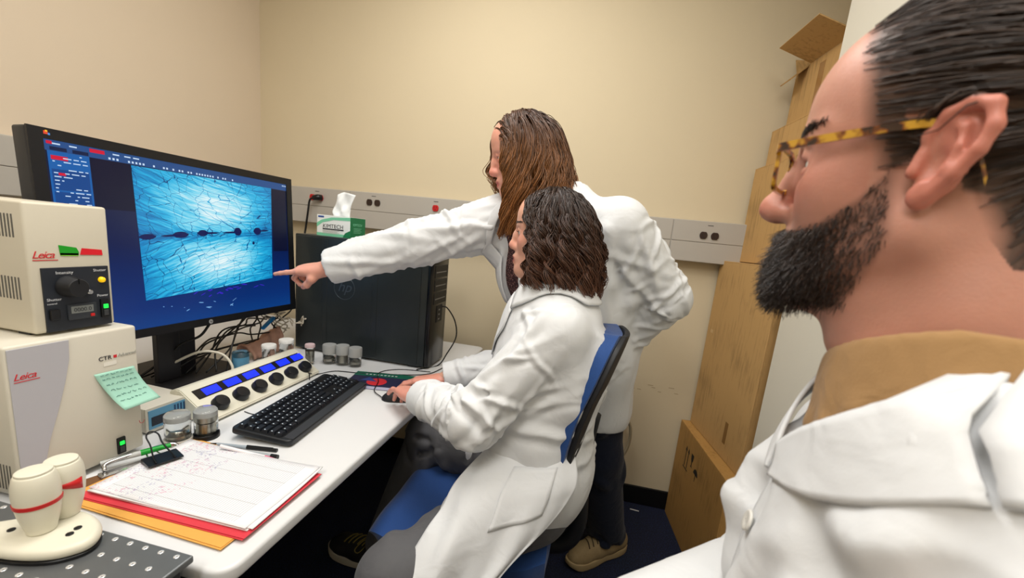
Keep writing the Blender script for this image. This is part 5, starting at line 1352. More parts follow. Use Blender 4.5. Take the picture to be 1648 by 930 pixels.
# swept-back hair
ids = sample(hairm, 4200); P = Vh[ids] + Nh[ids] * .001; bun = np.array([-.118, 0, .05]); n = 11
path = [P]; cur = P.copy(); lift = rng.uniform(.002, .011, len(ids))
for k in range(1, n):
    d = bun - cur; L_ = np.linalg.norm(d, axis=1)[:, None]; nxt = cur + d / (L_ + 1e-6) * np.minimum(.016, L_ * .5)
    out = np.empty_like(nxt)
    for i, a in enumerate(nxt):
        loc, nr, _, _ = bvh.find_nearest(Vector(a)); out[i] = np.array(loc) + np.array(nr) * lift[i] * min(1, k / 3)
    cur = out + rng.normal(0, .0006, out.shape); path.append(cur)
path = np.stack(path, 1)
nape = (Vh[ids][:, 2] < -.01)
colh = np.tile(hc, (len(ids), 1)) * rng.uniform(.45, 1.9, (len(ids), 1))
hr = strand_obj('hair', xf(path.reshape(-1, 3), MH4).reshape(path.shape), [.0004, .0006, .0006], None, colh, None); pchild(hr, person_m); hr['kind'] = 'stuff'; hr['label'] = 'dark brown hair swept back'
F = Field((-.17, -.05, -.0), (-.08, .05, .1), .004); F.ell((-.122, 0, .05), (.026, .03, .03), 0); Vq, Qq = F.mesh()
bn = quad_obj('hair_bun', xf(Vq, MH4), Qq, M_HAIR, None, np.tile(hc, (len(Vq), 1))); pchild(bn, person_m)

# glasses: a thing of their own
def tortoise():
    m = bpy.data.materials.new('tortoiseshell'); m.use_nodes = True; nt = m.node_tree; L = nt.links.new; b = nt.nodes['Principled BSDF']; b.inputs['Roughness'].default_value = .18; b.inputs['Coat Weight'].default_value = .5
    tc = nt.nodes.new('ShaderNodeTexCoord'); n = nt.nodes.new('ShaderNodeTexNoise'); n.inputs['Scale'].default_value = 75; n.inputs['Detail'].default_value = 2; L(tc.outputs['Object'], n.inputs['Vector'])
    r = nt.nodes.new('ShaderNodeValToRGB'); r.color_ramp.elements[0].position = .40; r.color_ramp.elements[0].color = lin('#2b1206'); r.color_ramp.elements[1].position = .56; r.color_ramp.elements[1].color = lin('#c9982a')
    e = r.color_ramp.elements.new(.46); e.color = lin('#7a3d0c'); L(n.outputs['Fac'], r.inputs[0]); L(r.outputs[0], b.inputs['Base Color']); return m
M_TORT = tortoise()
gl = bpy.data.objects.new('eyeglasses', None); COL.objects.link(gl); gl.empty_display_size = .05
gl.matrix_world = Matrix([list(r) for r in MH4]); tag(gl, 'tortoiseshell eyeglasses worn by the bearded man', 'eyeglasses')
def rrect(w, h_, n=40, e=.35):
    return [(w * math.copysign(abs(math.cos(a)) ** e, math.cos(a)), h_ * math.copysign(abs(math.sin(a)) ** e, math.sin(a))) for a in np.linspace(0, 2 * PI, n, endpoint=False)]
GX = .1085
for sgn in (-1, 1):
    bm = B(); o_, i_ = rrect(.0285, .0215), rrect(.0245, .0175); n_ = len(o_)
    def gp(p, dx): return (GX + dx - .006 * ((abs(sgn * .033 + p[0]) - .0) / .06) ** 2, sgn * .034 + p[0], .009 + p[1])
    ring = [[bm.verts.new(gp(p, d)) for p in pts] for pts, d in ((o_, .0018), (i_, .0018), (i_, -.0018), (o_, -.0018))]
    for a in range(4):
        for k in range(n_): bm.faces.new((ring[a][k], ring[a][(k + 1) % n_], ring[(a + 1) % 4][(k + 1) % n_], ring[(a + 1) % 4][k]))
    bmesh.ops.recalc_face_normals(bm, faces=bm.faces); obj('rim', bm, M_TORT, gl, smooth=False)
    bm = B(); bm.faces.new([bm.verts.new(gp(p, 0)) for p in i_]); lens = obj('lens', bm, mat('lens_glass', '#ffffff', .02, trans=1.0, ior=1.02), gl); solid(lens, .0012)
    # temple arm
    pts = [(.104, .063, .023), (.098, .0695, .0240), (.06, .0745, .027), (.02, .0775, .029), (-.002, .0775, .029), (-.018, .0735, .022), (-.030, .072, .004), (-.036, .071, -.012)]
    cs = catmull([(a, b_ * sgn, c) for a, b_, c in pts], 30); bm = B(); prev = None
    for k, p in enumerate(cs):
        hh = .0042 - .0012 * min(1, k / 12); q = [bm.verts.new((p[0], p[1] + sy * .0014, p[2] + sz * hh)) for sy, sz in ((-1, -1), (1, -1), (1, 1), (-1, 1))]
        if prev:
            for a in range(4): bm.faces.new((prev[a], prev[(a + 1) % 4], q[(a + 1) % 4], q[a]))
        else: bm.faces.new(q[::-1])
        prev = q
    bm.faces.new(prev); bmesh.ops.recalc_face_normals(bm, faces=bm.faces); obj('temple', bm, M_TORT, gl)
    obj('nose_pad', tube([(GX - .003, sgn * .008, .006), (GX - .006, sgn * .0105, -.002)], .0022, 8, 5), mat('pad_clear', '#d9cfae', .3), gl, smooth=True)
obj('bridge', tube([(GX, -.008, .014), (GX + .002, 0, .0165), (GX, .008, .014)], .0024, 8, 12), M_TORT, gl, smooth=True)

# lab coat, shirt, trousers
def man_coat():
    F = Field((-.06, -.02, .42), (.62, .75, 1.27), .0055)
    sd = (.35, .94, 0)          # shoulder direction
    fl_ = ((-.985, .17, 0), 1.42)
    F.chain([(.30, .322, 1.135), (.295, .325, 1.02), (.315, .315, .85), (.35, .30, .62)], (.168, .19, .195, .205), .06, fl_)
    F.cap((.268, .152, 1.125), (.33, .495, 1.125), .068, .068, .06)
    F.cap((.30, .32, 1.17), (.285, .325, 1.215), .095, .078, .05)
    ar = [(.33, .495, 1.112), (.30, .53, .915), (.075, .375, .905)]; rr = (.078, .066, .054)
    F.chain(ar, rr, .03)
    al = [(.268, .152, 1.112), (.24, .10, .86), (.04, .158, .805)]; rl_ = (.078, .066, .054)
    F.chain(al, rl_, .03)
    # skirt over the lap
    F.chain([(.36, .38, .58), (.05, .42, .575)], (.12, .095), .06); F.chain([(.36, .22, .58), (.05, .20, .575)], (.12, .095), .06)
    proxy = F.mesh()
    # chest folds: from the collar and armpit down across the front
    for a, b, c, r in (((.20, .30, 1.17), (.175, .31, 1.10), (.17, .33, 1.02), .010), ((.235, .20, 1.16), (.19, .24, 1.08), (.165, .30, 1.01), .012), ((.20, .42, 1.15), (.175, .42, 1.08), (.17, .40, 1.0), .010),
                       ((.24, .16, 1.10), (.20, .20, 1.03), (.17, .27, .97), .013), ((.28, .46, 1.15), (.23, .47, 1.08), (.19, .45, 1.02), .012), ((.21, .22, 1.20), (.195, .26, 1.15), (.18, .31, 1.11), .008)):
        F.chain([a, b, c], (r * .5, r, r * .5), .04)
    # neck opening and V
    F.chain([(.285, .362, 1.34), (.283, .362, 1.215)], (.100, .088), .01, mode='sub')
    F.chain([(.262, .343, 1.24), (.225, .363, 1.205), (.192, .374, 1.165)], (.075, .066, .012), .008, mode='sub')
    F.chain([(.255, .31, 1.265), (.222, .332, 1.215)], (.045, .045), .008, mode='sub')
    F.cut((.075, .375, .905), (-.82, -.56, -.04), .085); F.cut((.04, .158, .805), (-.95, .2, -.2), .085)
    V, Q = F.mesh(); V = relax(V, Q, 2, .5)
    V = wrinkle(V, Q, ar, rr, [.1, .2, .26, .4], 26, 3); V = wrinkle(V, Q, al, rl_, [.05, .2, .28], 22, 5)
    V = wrinkle(V, Q, [(.285, .335, 1.25), (.30, .322, 1.10), (.31, .316, .80)], (.17, .175, .19), [.06, .12, .2, .28, .36], 46, 41, .009, (.010, .022), .04, (.07, .16), .5, 1.4, lambda v: (v[:, 0] < .36) * 1.0)
    return V, Q, proxy
Vc, Qc, S_ = man_coat()
coat = quad_obj('lab_coat', Vc, Qc, M_COAT, None); pchild(coat, person_m)
M_TANSHIRT = cloth('tan_knit', '#a27f55', .85, (700, .3), (22, .4))
F = Field((.10, .12, .6), (.50, .55, 1.30), .005)
F.chain([(.30, .322, 1.13), (.295, .325, 1.0), (.32, .31, .8), (.35, .30, .64)], (.143, .168, .172, .18), .06, ((-.985, .17, 0), 1.42))
F.cap((.275, .20, 1.115), (.325, .45, 1.115), .052, .052, .06)
F.chain([(.30, .335, 1.16), (.29, .345, 1.225), (.286, .35, 1.30)], (.105, .089, .084), .04)
F.cap((.30, .30, 1.262), (.25, .36, 1.262), .0, .0, 0) if False else None
F.chain([(.295, .345, 1.32), (.288, .350, 1.19)], (.0745, .0745), .006, mode='sub')
F.cut((.29, .345, 1.276), (.0, .40, .91), .13)
for q in range(6):
    a = math.radians(110 + q * 25); F.chain([(.285 + .082 * math.cos(a), .325 + .082 * math.sin(a), 1.232 - .002 * q), (.285 + .098 * math.cos(a + .25), .325 + .098 * math.sin(a + .25), 1.185)], (.004, .006), .015)
Vs, Qs = F.mesh(); shirt = quad_obj('shirt', relax(Vs, Qs, 2), Qs, M_TANSHIRT, None); pchild(shirt, person_m); shirt['label'] = 'tan knit shirt with a band collar'
F = Field((-.15, .0, .08), (.55, .6, .75), .008)
F.chain([(.38, .36, .57), (-.04, .42, .54), (-.03, .42, .12)], (.098, .078, .06), .03); F.chain([(.38, .22, .57), (-.03, .20, .54), (.02, .19, .12)], (.098, .078, .06), .03)
Vt, Qt = F.mesh(); tr = quad_obj('trousers', Vt, Qt, cloth('dark_trousers', '#24262c', .85), None); pchild(tr, person_m)
for fy, fx_ in ((.42, 0.0), (.19, .03)):
    F = Field((-.3, fy - .08, -.01), (.12, fy + .1, .16), .006); F.chain([(fx_ + .02, fy, .06), (fx_ - .08, fy, .045), (fx_ - .18, fy + .01, .035)], (.05, .046, .037), .02); F.cut((fx_ - .05, fy, .003), (0, 0, -1), .28); Vq, Qq = F.mesh()
    s_ = quad_obj('shoe', Vq, Qq, mat('shoe_black', '#1a1a1a', .5), None); pchild(s_, person_m)
def coat_part(name, surf, rows, nu, nv, off, t_, m, parent_obj, root):
    p, f = patch_on(surf[0], surf[1], rows, nu, nv, off); o = obj(name, (p, f), m, None, smooth=True); solid(o, t_, 0)
    o.parent = parent_obj; o.matrix_parent_inverse = parent_obj.matrix_world.inverted(); return o
bpy.context.view_layer.update()
# near lapel and collar leaf
coat_part('lapel', S_, [[(.189, .367, 1.157), (.203, .336, 1.184), (.226, .304, 1.208), (.262, .280, 1.232)], [(.180, .355, 1.146), (.196, .315, 1.166), (.218, .278, 1.188), (.25, .245, 1.203)],
                        [(.168, .352, 1.134), (.188, .300, 1.145), (.210, .255, 1.166), (.245, .225, 1.188)]], 26, 12, .011, .004, M_COAT, coat, person_m)
coat_part('lapel', S_, [[(.190, .374, 1.158), (.212, .400, 1.19), (.245, .415, 1.22), (.29, .42, 1.235)], [(.178, .376, 1.146), (.20, .412, 1.176), (.238, .432, 1.205), (.285, .44, 1.22)],
                        [(.168, .374, 1.134), (.186, .418, 1.155), (.222, .445, 1.18), (.275, .46, 1.195)]], 26, 12, .010, .004, M_COAT, coat, person_m)
coat_part('collar', S_, [[(.264, .290, 1.243), (.31, .270, 1.258), (.362, .30, 1.258), (.36, .37, 1.235), (.30, .42, 1.235)], [(.252, .242, 1.205), (.315, .225, 1.215), (.378, .29, 1.218), (.374, .382, 1.218), (.30, .437, 1.218)],
                         [(.247, .222, 1.188), (.32, .20, 1.195), (.395, .285, 1.198), (.39, .392, 1.198), (.29, .455, 1.198)]], 34, 10, .013, .004, M_COAT, coat, person_m)
coat_part('placket', S_, [[(.172, .372, 1.14), (.165, .368, 1.09), (.155, .36, 1.03), (.15, .355, .95)], [(.172, .345, 1.14), (.165, .34, 1.09), (.158, .33, 1.03), (.15, .325, .95)]], 24, 5, .0012, .003, M_COAT, coat, person_m)
def button(surf, p, parent_obj, r=.0085):
    bv = BVHTree.FromPolygons([tuple(v) for v in surf[0]], [tuple(int(i) for i in q) for q in surf[1]])
    loc, nr, _, _ = bv.find_nearest(Vector(p)); q = nr.to_track_quat('Z', 'Y')
    b_ = obj('button', lathe([(0, 0), (r, 0), (r, .0018), (r * .85, .0028), (r * .6, .002), (0, .0018)], 28), M_BTN, None, smooth=True)
    b_.matrix_world = Matrix.Translation(loc + nr * .0068) @ q.to_matrix().to_4x4(); mw = b_.matrix_world.copy()
    b_.parent = parent_obj; b_.matrix_parent_inverse = parent_obj.matrix_world.inverted(); b_.matrix_world = mw
    for dx, dy in ((-.002, 0), (.002, 0)): obj('hole', lathe([(0, .0022), (.0008, .0022), (.0008, .0019)], 8), M_TXTG, b_, (dx, dy, 0))
    return b_
for p in ((.157, .352, 1.085), (.15, .342, .97)): button(S_, p, coat, .0105)

for o_ in (coat, shirt): o_.location = o_.location + Vector(MT)
bpy.context.view_layer.update()
# stool under him
st = thing('stool', 'black round stool under the bearded man', 'stool', (.38, .29, 0))
auto_smooth(obj('seat', lathe([(0, .36), (.17, .36), (.185, .375), (.18, .395), (.15, .402), (0, .404)], 32), M_BLACKM, st))
auto_smooth(obj('column', lathe([(.03, .05), (.03, .25), (.018, .255), (.018, .36)], 18), M_DARKMET, st))
for i in range(5):
    a = math.radians(72 * i + 20); obj('base_leg', tube([(0, 0, .07), (.1 * math.cos(a), .1 * math.sin(a), .07), (.19 * math.cos(a), .19 * math.sin(a), .02)], [.022, .02, .016], 8, 10), M_DARKMET, st, smooth=True)

# ================================================================== seated woman
rng = np.random.default_rng(12)
person_s = thing('person', 'seated woman with curly dark shoulder-length hair and a white lab coat, hand on the mouse', 'person', (-.12, 1.14, 0))
W2 = frame((-1, .03, -.03), (0, 0, 1), (-.128, 1.135, 1.315), .95)
Vh2, Qh2 = head_mesh(.0026, neck=((-.018, 0, -.03), (-.03, 0, -.11), (-.035, 0, -.19)), neck_r=(.048, .046, .055), brow=.8, nose=.98, smile=.003)
Vh2[:, 0] -= .002
c2 = skin_col(Vh2, lin('#dba58e'), lin('#b35b57'), lin('#d97f70'), .55)
hairm2 = (Vh2[:, 0] < np.interp(Vh2[:, 2], [-.1, -.05, 0, .05, .08, .11], [-.03, .0, .03, .055, .072, .08])) & (Vh2[:, 2] > -.07); c2[hairm2] = lin('#1d130e')[:3]
F = Field((-.75, .70, .0), (.05, 1.50, 1.20), .009)
F.chain([(-.095, 1.14, 1.17), (-.11, 1.145, 1.02), (-.13, 1.14, .80), (-.11, 1.14, .62)], (.055, .09, .085, .11), .04)
F.cap((-.08, 1.02, 1.10), (-.10, 1.27, 1.10), .045, .045, .04)
armN = [(-.07, .985, 1.095), (-.245, .915, .868), (-.44, 1.07, .832)]; armF = [(-.10, 1.30, 1.095), (-.24, 1.37, .88), (-.455, 1.30, .815)]
F.chain(armN, (.04, .034, .025), .02); F.chain(armF, (.04, .034, .025), .02)
F.chain([(-.09, 1.05, .585), (-.355, .755, .535), (-.385, .74, .10)], (.08, .056, .036), .03)
F.chain([(-.10, 1.24, .585), (-.50, 1.32, .585), (-.66, 1.30, .10)], (.08, .056, .036), .03)
Vb, Qb = F.mesh()
F = Field((-.72, .98, .72), (-.36, 1.42, .93), .0026)
hN = frame((-.74, .66, -.16), (-.10, .12, .98), (-.462, 1.088, .826), .93)
hand_into(F, hN, [(.05, .35, .25), (.28, .42, .3), (.36, .45, .3), (.42, .45, .3)], [(.012, -.012, -.008), (.04, -.036, -.02), (.066, -.046, -.03), (.086, -.044, -.034)])
hF = frame((-.97, -.05, -.2), (-.2, .05, .97), (-.47, 1.298, .808), .93)
hand_into(F, hF, [(.2, .4, .3)] * 4, [(.012, -.012, -.008), (.04, -.036, -.02), (.066, -.046, -.03), (.086, -.044, -.034)])
Vd, Qd = F.mesh()
V, Q = join_vq([(xf(Vh2, W2), Qh2), (Vb, Qb), (Vd, Qd)])
sk2 = np.array(lin('#dba58e')[:3]); hcol = np.tile(np.array(lin('#d99684')[:3]), (len(Vd), 1))
body2 = quad_obj('body', V, Q, M_SKIN, None, np.vstack([c2, np.tile(sk2, (len(Vb), 1)), hcol])); pchild(body2, person_s)
bpy.context.view_layer.update(); eyes(W2, body2)
# brow and lashes
bv2 = BVHTree.FromPolygons([tuple(v) for v in Vh2], [tuple(int(i) for i in q) for q in Qh2])
for sgn in (-1, 1):
    n = 120; t = rng.uniform(0, 1, n); p = np.stack([.1 - .034 * t ** 1.6, sgn * (.013 + .036 * t), .040 + .006 * t - .006 * t ** 2 + rng.normal(0, .0012, n)], 1)
    p = np.array([tuple(bv2.find_nearest(Vector(a))[0]) for a in p]); d = np.array([-.4, sgn * 1.0, .2]); d /= np.linalg.norm(d)
    bp = bez([p, p + d * .003 + [.001, 0, 0], p + d * .006], 4); eb = strand_obj('eyebrow', xf(bp.reshape(-1, 3), W2).reshape(bp.shape), .0005, .0003, np.tile(np.array(lin('#2a1a14')[:3]), (n, 1)), None); pchild(eb, person_s); eb['kind'] = 'stuff'
    n = 40; t = np.linspace(0, 1, n); p = np.stack([.0915 - .008 * t, sgn * (.022 + .021 * t), .0165 - .002 * t], 1); d = np.stack([.9 + 0 * t, sgn * .5 * t, .1 + 0 * t], 1)
    bp = bez([p, p + d * .004 + [0, 0, -.001], p + d * .007 + [0, 0, .001]], 4); eb = strand_obj('eyelash', xf(bp.reshape(-1, 3), W2).reshape(bp.shape), .0005, .0002, np.tile(np.array(lin('#140d0b')[:3]), (n, 1)), None); pchild(eb, person_s); eb['kind'] = 'stuff'
# curly hair: locks that fall from the crown, ends waving
def curly(n_locks, per, seed):
    r_ = np.random.default_rng(seed); G = []
    while len(G) < n_locks:
        az = r_.uniform(-PI, PI); el = r_.uniform(-.15, 1.45)
        d = np.array([math.cos(az) * math.cos(el), math.sin(az) * math.cos(el), math.sin(el)])
        root = np.array([-.008, 0, .052]) + d * np.array([.099, .077, .087])
        lim = np.interp(root[2], [-.02, .0, .05, .08, .11, .14], [.015, .028, .055, .066, .074, .08])
        if root[0] > lim or root[2] < -.02: continue
        G.append((root, d, az))
    root = np.array([g[0] for g in G]); d = np.array([g[1] for g in G]); az = np.array([g[2] for g in G])
    side = np.sign(root[:, 1] + .02 + 1e-3)
    phi = np.arctan2(root[:, 1], root[:, 0] + .01)
    phi = np.where(np.abs(phi) < .9, np.sign(phi + .02) * .9 + .25 * phi, phi)          # hair near the face is combed to the side
    phi += r_.normal(0, .12, len(phi))
    L_ = r_.uniform(.0, 1, len(phi))
    zend = -.135 + .035 * L_ + .02 * np.cos(phi); rad = .108 + .022 * r_.uniform(-1, 1, len(phi))
    rad = rad * np.where(np.cos(phi) > .3, .86, 1.0)
    end = np.stack([-.012 + rad * np.cos(phi) * 1.05, rad * np.sin(phi), zend], 1)
    top = root + d * .016 + np.stack([0 * phi, side * .01, 0 * phi + .006], 1)
    mid = np.stack([-.012 + .112 * np.cos(phi) * 1.03, .100 * np.sin(phi), .055 + 0 * phi], 1)
    low = np.stack([-.012 + 1.18 * rad * np.cos(phi), 1.18 * rad * np.sin(phi), -.06 + 0 * phi], 1)
    n = 40; P = bez([root, top, mid, mid * .4 + low * .6, low, end], n)
    t = np.linspace(0, 1, n)[None, :, None]
    ph = r_.uniform(0, 2 * PI, (len(phi), 1, 1)); fr = r_.uniform(3.0, 5.4, (len(phi), 1, 1)) * 2 * PI
    amp = .0125 * np.clip((t - .25) / .35, 0, 1) * r_.uniform(.6, 1.3, (len(phi), 1, 1))
    rdir = np.stack([np.cos(phi), np.sin(phi), 0 * phi], 1)[:, None, :]; tdir = np.stack([-np.sin(phi), np.cos(phi), 0 * phi], 1)[:, None, :]
    P = P + amp * (np.sin(fr * t + ph) * tdir + np.cos(fr * t + ph) * rdir * .9)
    P = np.repeat(P, per, 0); off = r_.normal(0, 1, (len(P), 1, 3)) * (.0016 + .0035 * t); ph2 = r_.uniform(0, 6, (len(P), 1, 1))
    P = P + off + .0016 * np.sin(14 * t + ph2) * np.clip(t * 2, 0, 1)
    # keep strands outside the head and off the face
    rel = (P - np.array([-.008, 0, .052])) / np.array([.100, .078, .088]); q = np.linalg.norm(rel, axis=2, keepdims=True)
    P = np.where((q < 1.02) & (P[..., 2:3] > -.03), np.array([-.008, 0, .052]) + rel / np.maximum(q, 1e-3) * 1.02 * np.array([.100, .078, .088]), P)
    fx_ = np.interp(P[..., 2], [-.14, -.08, -.03, .0, .05, .08, .12], [.05, .052, .05, .05, .066, .08, .09]); P[..., 0] = np.minimum(P[..., 0], fx_ + .006 * np.sin(P[..., 2] * 150))
    return P, t
P, t = curly(330, 15, 3)
base = np.array(lin('#2c1c14')[:3]); tipc = np.array(lin('#5d3b28')[:3])
var = rng.uniform(.5, 1.8, (len(P), 1, 1)); colr = (base * (1 - t ** 2) + tipc * t ** 2) * var
hr2 = strand_obj('hair', xf(P.reshape(-1, 3), W2).reshape(P.shape), [.0011, .0013, .0012, .0008], None, colr, None); pchild(hr2, person_s); hr2['kind'] = 'stuff'; hr2['label'] = 'curly dark brown shoulder-length hair'
# lab coat of the seated woman
def coat_s():
    F = Field((-.66, .74, .40), (.12, 1.46, 1.24), .005)
    fl_ = ((-1, 0, 0), 1.28)
    F.chain([(-.095, 1.143, 1.075), (-.09, 1.145, .98), (-.105, 1.142, .80), (-.085, 1.14, .67)], (.166, .192, .190, .205), .06, fl_)
    F.ell((-.01, 1.06, .99), (.065, .09, .13), .05)
    F.cap((-.075, 1.0, 1.09), (-.10, 1.285, 1.09), .066, .066, .05)
    F.cap((-.095, 1.14, 1.10), (-.09, 1.14, 1.155), .085, .066, .04)
    rr = (.073, .064, .053)
    F.chain(armN, rr, .03); pass
    F.chain(armF, rr, .03); pass
    # deep elbow creases on the near sleeve
    for a, b in (((-.21, .862, .845), (-.285, .868, .905)), ((-.225, .86, .82), (-.30, .885, .865)), ((-.17, .89, .94), (-.26, .865, .93)), ((-.14, .925, 1.0), (-.22, .87, .95))):
        F.cap(a, b, .006, .004, .02)
    for a, b in (((-.20, .858, .87), (-.275, .862, .925)), ((-.16, .905, .965), (-.24, .864, .945))):
        F.cap(a, b, .005, .004, .02, mode='sub')
    # back and side folds
    for a, b, c, r in (((.03, 1.03, 1.06), (.035, 1.04, .95), (.02, 1.05, .82), .014), ((-.03, .965, 1.04), (-.02, .975, .92), (-.04, .98, .78), .016), ((-.11, .965, .90), (-.09, .965, .80), (-.06, .955, .70), .014), ((-.16, .99, .86), (-.17, .98, .76), (-.13, .95, .68), .013)):
        F.chain([a, b, c], (r * .4, r, r * .5), .04)
    # skirt: over the near hip and thigh
    F.chain([(-.08, 1.05, .64), (-.22, .91, .605)], (.10, .085), .05)
    F.chain([(-.10, 1.24, .62), (-.30, 1.28, .60)], (.11, .09), .05)
    proxy = F.mesh()
    # neck opening, front V and the slit between the skirts
    F.chain([(-.10, 1.14, 1.24), (-.10, 1.14, 1.16)], (.062, .052), .01, mode='sub')
    F.chain([(-.135, 1.143, 1.165), (-.19, 1.144, 1.10), (-.235, 1.145, 1.02)], (.04, .035, .006), .008, mode='sub')
    F.cap((-.33, 1.10, .56), (-.20, 1.14, .54), .085, .05, .03, mode='sub')
    for arm in (armN, armF):
        d = np.array(arm[2]) - np.array(arm[1]); F.cut(arm[2], d, .075); e = np.array(arm[2]); u = d / np.linalg.norm(d)
        F.cap(e - u * .02, e + u * .05, .043, .046, .004, mode='sub')
    V, Q = F.mesh(); V = relax(V, Q, 1, .5)
    V = wrinkle(V, Q, armN, rr, [.04, .10, .20, .25, .29, .33, .38, .45], 52, 9, .0085, (.005, .010), .03, (.03, .08), .35)
    V = wrinkle(V, Q, armF, rr, [.2, .29, .36, .45], 26, 10, .006)
    V = wrinkle(V, Q, [(-.10, 1.14, 1.12), (-.11, 1.143, .95), (-.11, 1.142, .62)], (.15, .17, .19), [.08, .16, .25, .33, .4], 46, 43, .009, (.007, .014), .04, (.05, .10), .5, 1.4)
    return V, Q, proxy
Vc2, Qc2, S2 = coat_s()
# hanging flap on the near side (front edge open, pocket on it)
rows = [[(-.20, 1.02, .775), (-.17, 1.0, .79), (-.10, .985, .80), (-.03, .985, .80), (.0, 1.02, .81)],
        [(-.262, .895, .715), (-.21, .872, .72), (-.13, .885, .725), (-.05, .915, .735), (.025, .955, .745)],
        [(-.278, .838, .672), (-.225, .80, .665), (-.14, .838, .665), (-.06, .885, .685), (.012, .925, .70)],
        [(-.297, .785, .64), (-.245, .745, .60), (-.165, .79, .59), (-.09, .84, .61), (-.03, .882, .645)],
        [(-.327, .722, .56), (-.275, .69, .51), (-.21, .735, .50), (-.16, .77, .52), (-.12, .797, .555)],
        [(-.345, .69, .45), (-.30, .665, .40), (-.25, .70, .40), (-.215, .73, .41), (-.19, .75, .43)]]
v, f = grid_surface(rows, 60, 60); v = np.array(v).reshape(60, 60, 3)
uu, ww = np.meshgrid(np.linspace(0, 1, 60), np.linspace(0, 1, 60))
v[..., 1] += .012 * np.sin(uu * 13 + ww * 3.0) * (.25 + ww) * .8 + .006 * np.sin(uu * 29 - ww * 5) * ww
v = v.reshape(-1, 3)
flapV, flapF = v, np.array(f)
# give the flap thickness by hand so that it can join the coat mesh
Nf = vnormals(flapV, flapF); n0 = len(flapV)
bV = np.vstack([flapV + Nf * .0022, flapV - Nf * .0022]); bF = [flapF, flapF[:, ::-1] + n0]
ring = [i for i in range(60)] + [59 + 60 * j for j in range(1, 60)] + [59 * 60 + i for i in range(58, -1, -1)] + [60 * j for j in range(58, 0, -1)]
bF.append(np.array([(ring[i], ring[i] + n0, ring[(i + 1) % len(ring)] + n0, ring[(i + 1) % len(ring)]) for i in range(len(ring))]))
bF = np.vstack(bF)
V, Q = join_vq([(Vc2, Qc2), (bV, bF)])
coat2 = quad_obj('lab_coat', V, Q, M_COAT, None); pchild(coat2, person_s); bpy.context.view_layer.update()
coat_part('collar', S2, [[(-.16, 1.095, 1.165), (-.11, 1.078, 1.185), (-.06, 1.09, 1.19), (-.035, 1.14, 1.192), (-.06, 1.19, 1.19), (-.11, 1.205, 1.185)], [(-.165, 1.075, 1.145), (-.11, 1.055, 1.165), (-.05, 1.07, 1.168), (-.02, 1.14, 1.168), (-.05, 1.215, 1.168), (-.11, 1.225, 1.165)],
                         [(-.175, 1.055, 1.12), (-.11, 1.03, 1.138), (-.035, 1.05, 1.14), (-.005, 1.14, 1.14), (-.035, 1.235, 1.14), (-.11, 1.25, 1.14)]], 30, 8, .008, .004, M_COAT, coat2, person_s)
coat_part('lapel', S2, [[(-.17, 1.10, 1.15), (-.20, 1.115, 1.09), (-.225, 1.13, 1.03), (-.235, 1.142, .99)], [(-.172, 1.075, 1.13), (-.205, 1.08, 1.08), (-.225, 1.10, 1.03), (-.235, 1.13, .98)], [(-.17, 1.055, 1.115), (-.20, 1.045, 1.075), (-.222, 1.075, 1.03), (-.235, 1.12, .975)]], 16, 8, .006, .0035, M_COAT, coat2, person_s)
coat_part('lapel', S2, [[(-.17, 1.18, 1.15), (-.20, 1.17, 1.09), (-.225, 1.158, 1.03), (-.235, 1.148, .99)], [(-.172, 1.21, 1.13), (-.205, 1.205, 1.08), (-.225, 1.185, 1.03), (-.235, 1.16, .98)], [(-.17, 1.23, 1.115), (-.20, 1.235, 1.075), (-.222, 1.21, 1.03), (-.235, 1.17, .975)]], 16, 8, .006, .0035, M_COAT, coat2, person_s)
coat_part('chest_pocket', S2, [[(-.215, 1.03, 1.0), (-.205, 1.0, .995), (-.185, .985, .99)], [(-.225, 1.03, .93), (-.215, 1.0, .925), (-.195, .985, .92)]], 10, 8, .0035, .003, M_COAT, coat2, person_s)
fS = (flapV, flapF[:, ::-1])
def flap_pt(u, w): return tuple(v[int(round(w * 59)) * 60 + int(round(u * 59))])
pk_rows = [[flap_pt(u, w) for u in (.46, .58, .70, .82)] for w in (.10, .22, .34, .44)]
pv, pf = grid_surface(pk_rows, 14, 12); pv = np.array(pv) + np.array([-.15, -.9, .35]) / 1.0 * .0055
o = obj('pocket', (pv, pf), M_COAT, None, smooth=True); solid(o, .003); o.parent = coat2; o.matrix_parent_inverse = coat2.matrix_world.inverted()
for p in ((-.235, 1.145, .94), (-.245, 1.145, .84)): button(S2, p, coat2, .0075)
# black top under the coat
F = Field((-.30, .98, .6), (.05, 1.32, 1.20), .006); F.chain([(-.10, 1.143, 1.07), (-.105, 1.145, .97), (-.125, 1.142, .80), (-.10, 1.14, .64)], (.138, .156, .158, .18), .05, ((-1, 0, 0), 1.42)); F.cap((-.10, 1.14, 1.08), (-.098, 1.14, 1.135), .08, .062, .03)
F.chain([(-.10, 1.14, 1.22), (-.10, 1.14, 1.145)], (.056, .054), .006, mode='sub')
Vq, Qq = F.mesh(); tp = quad_obj('black_top', Vq, Qq, cloth('black_jersey', '#131318', .8), None); pchild(tp, person_s)
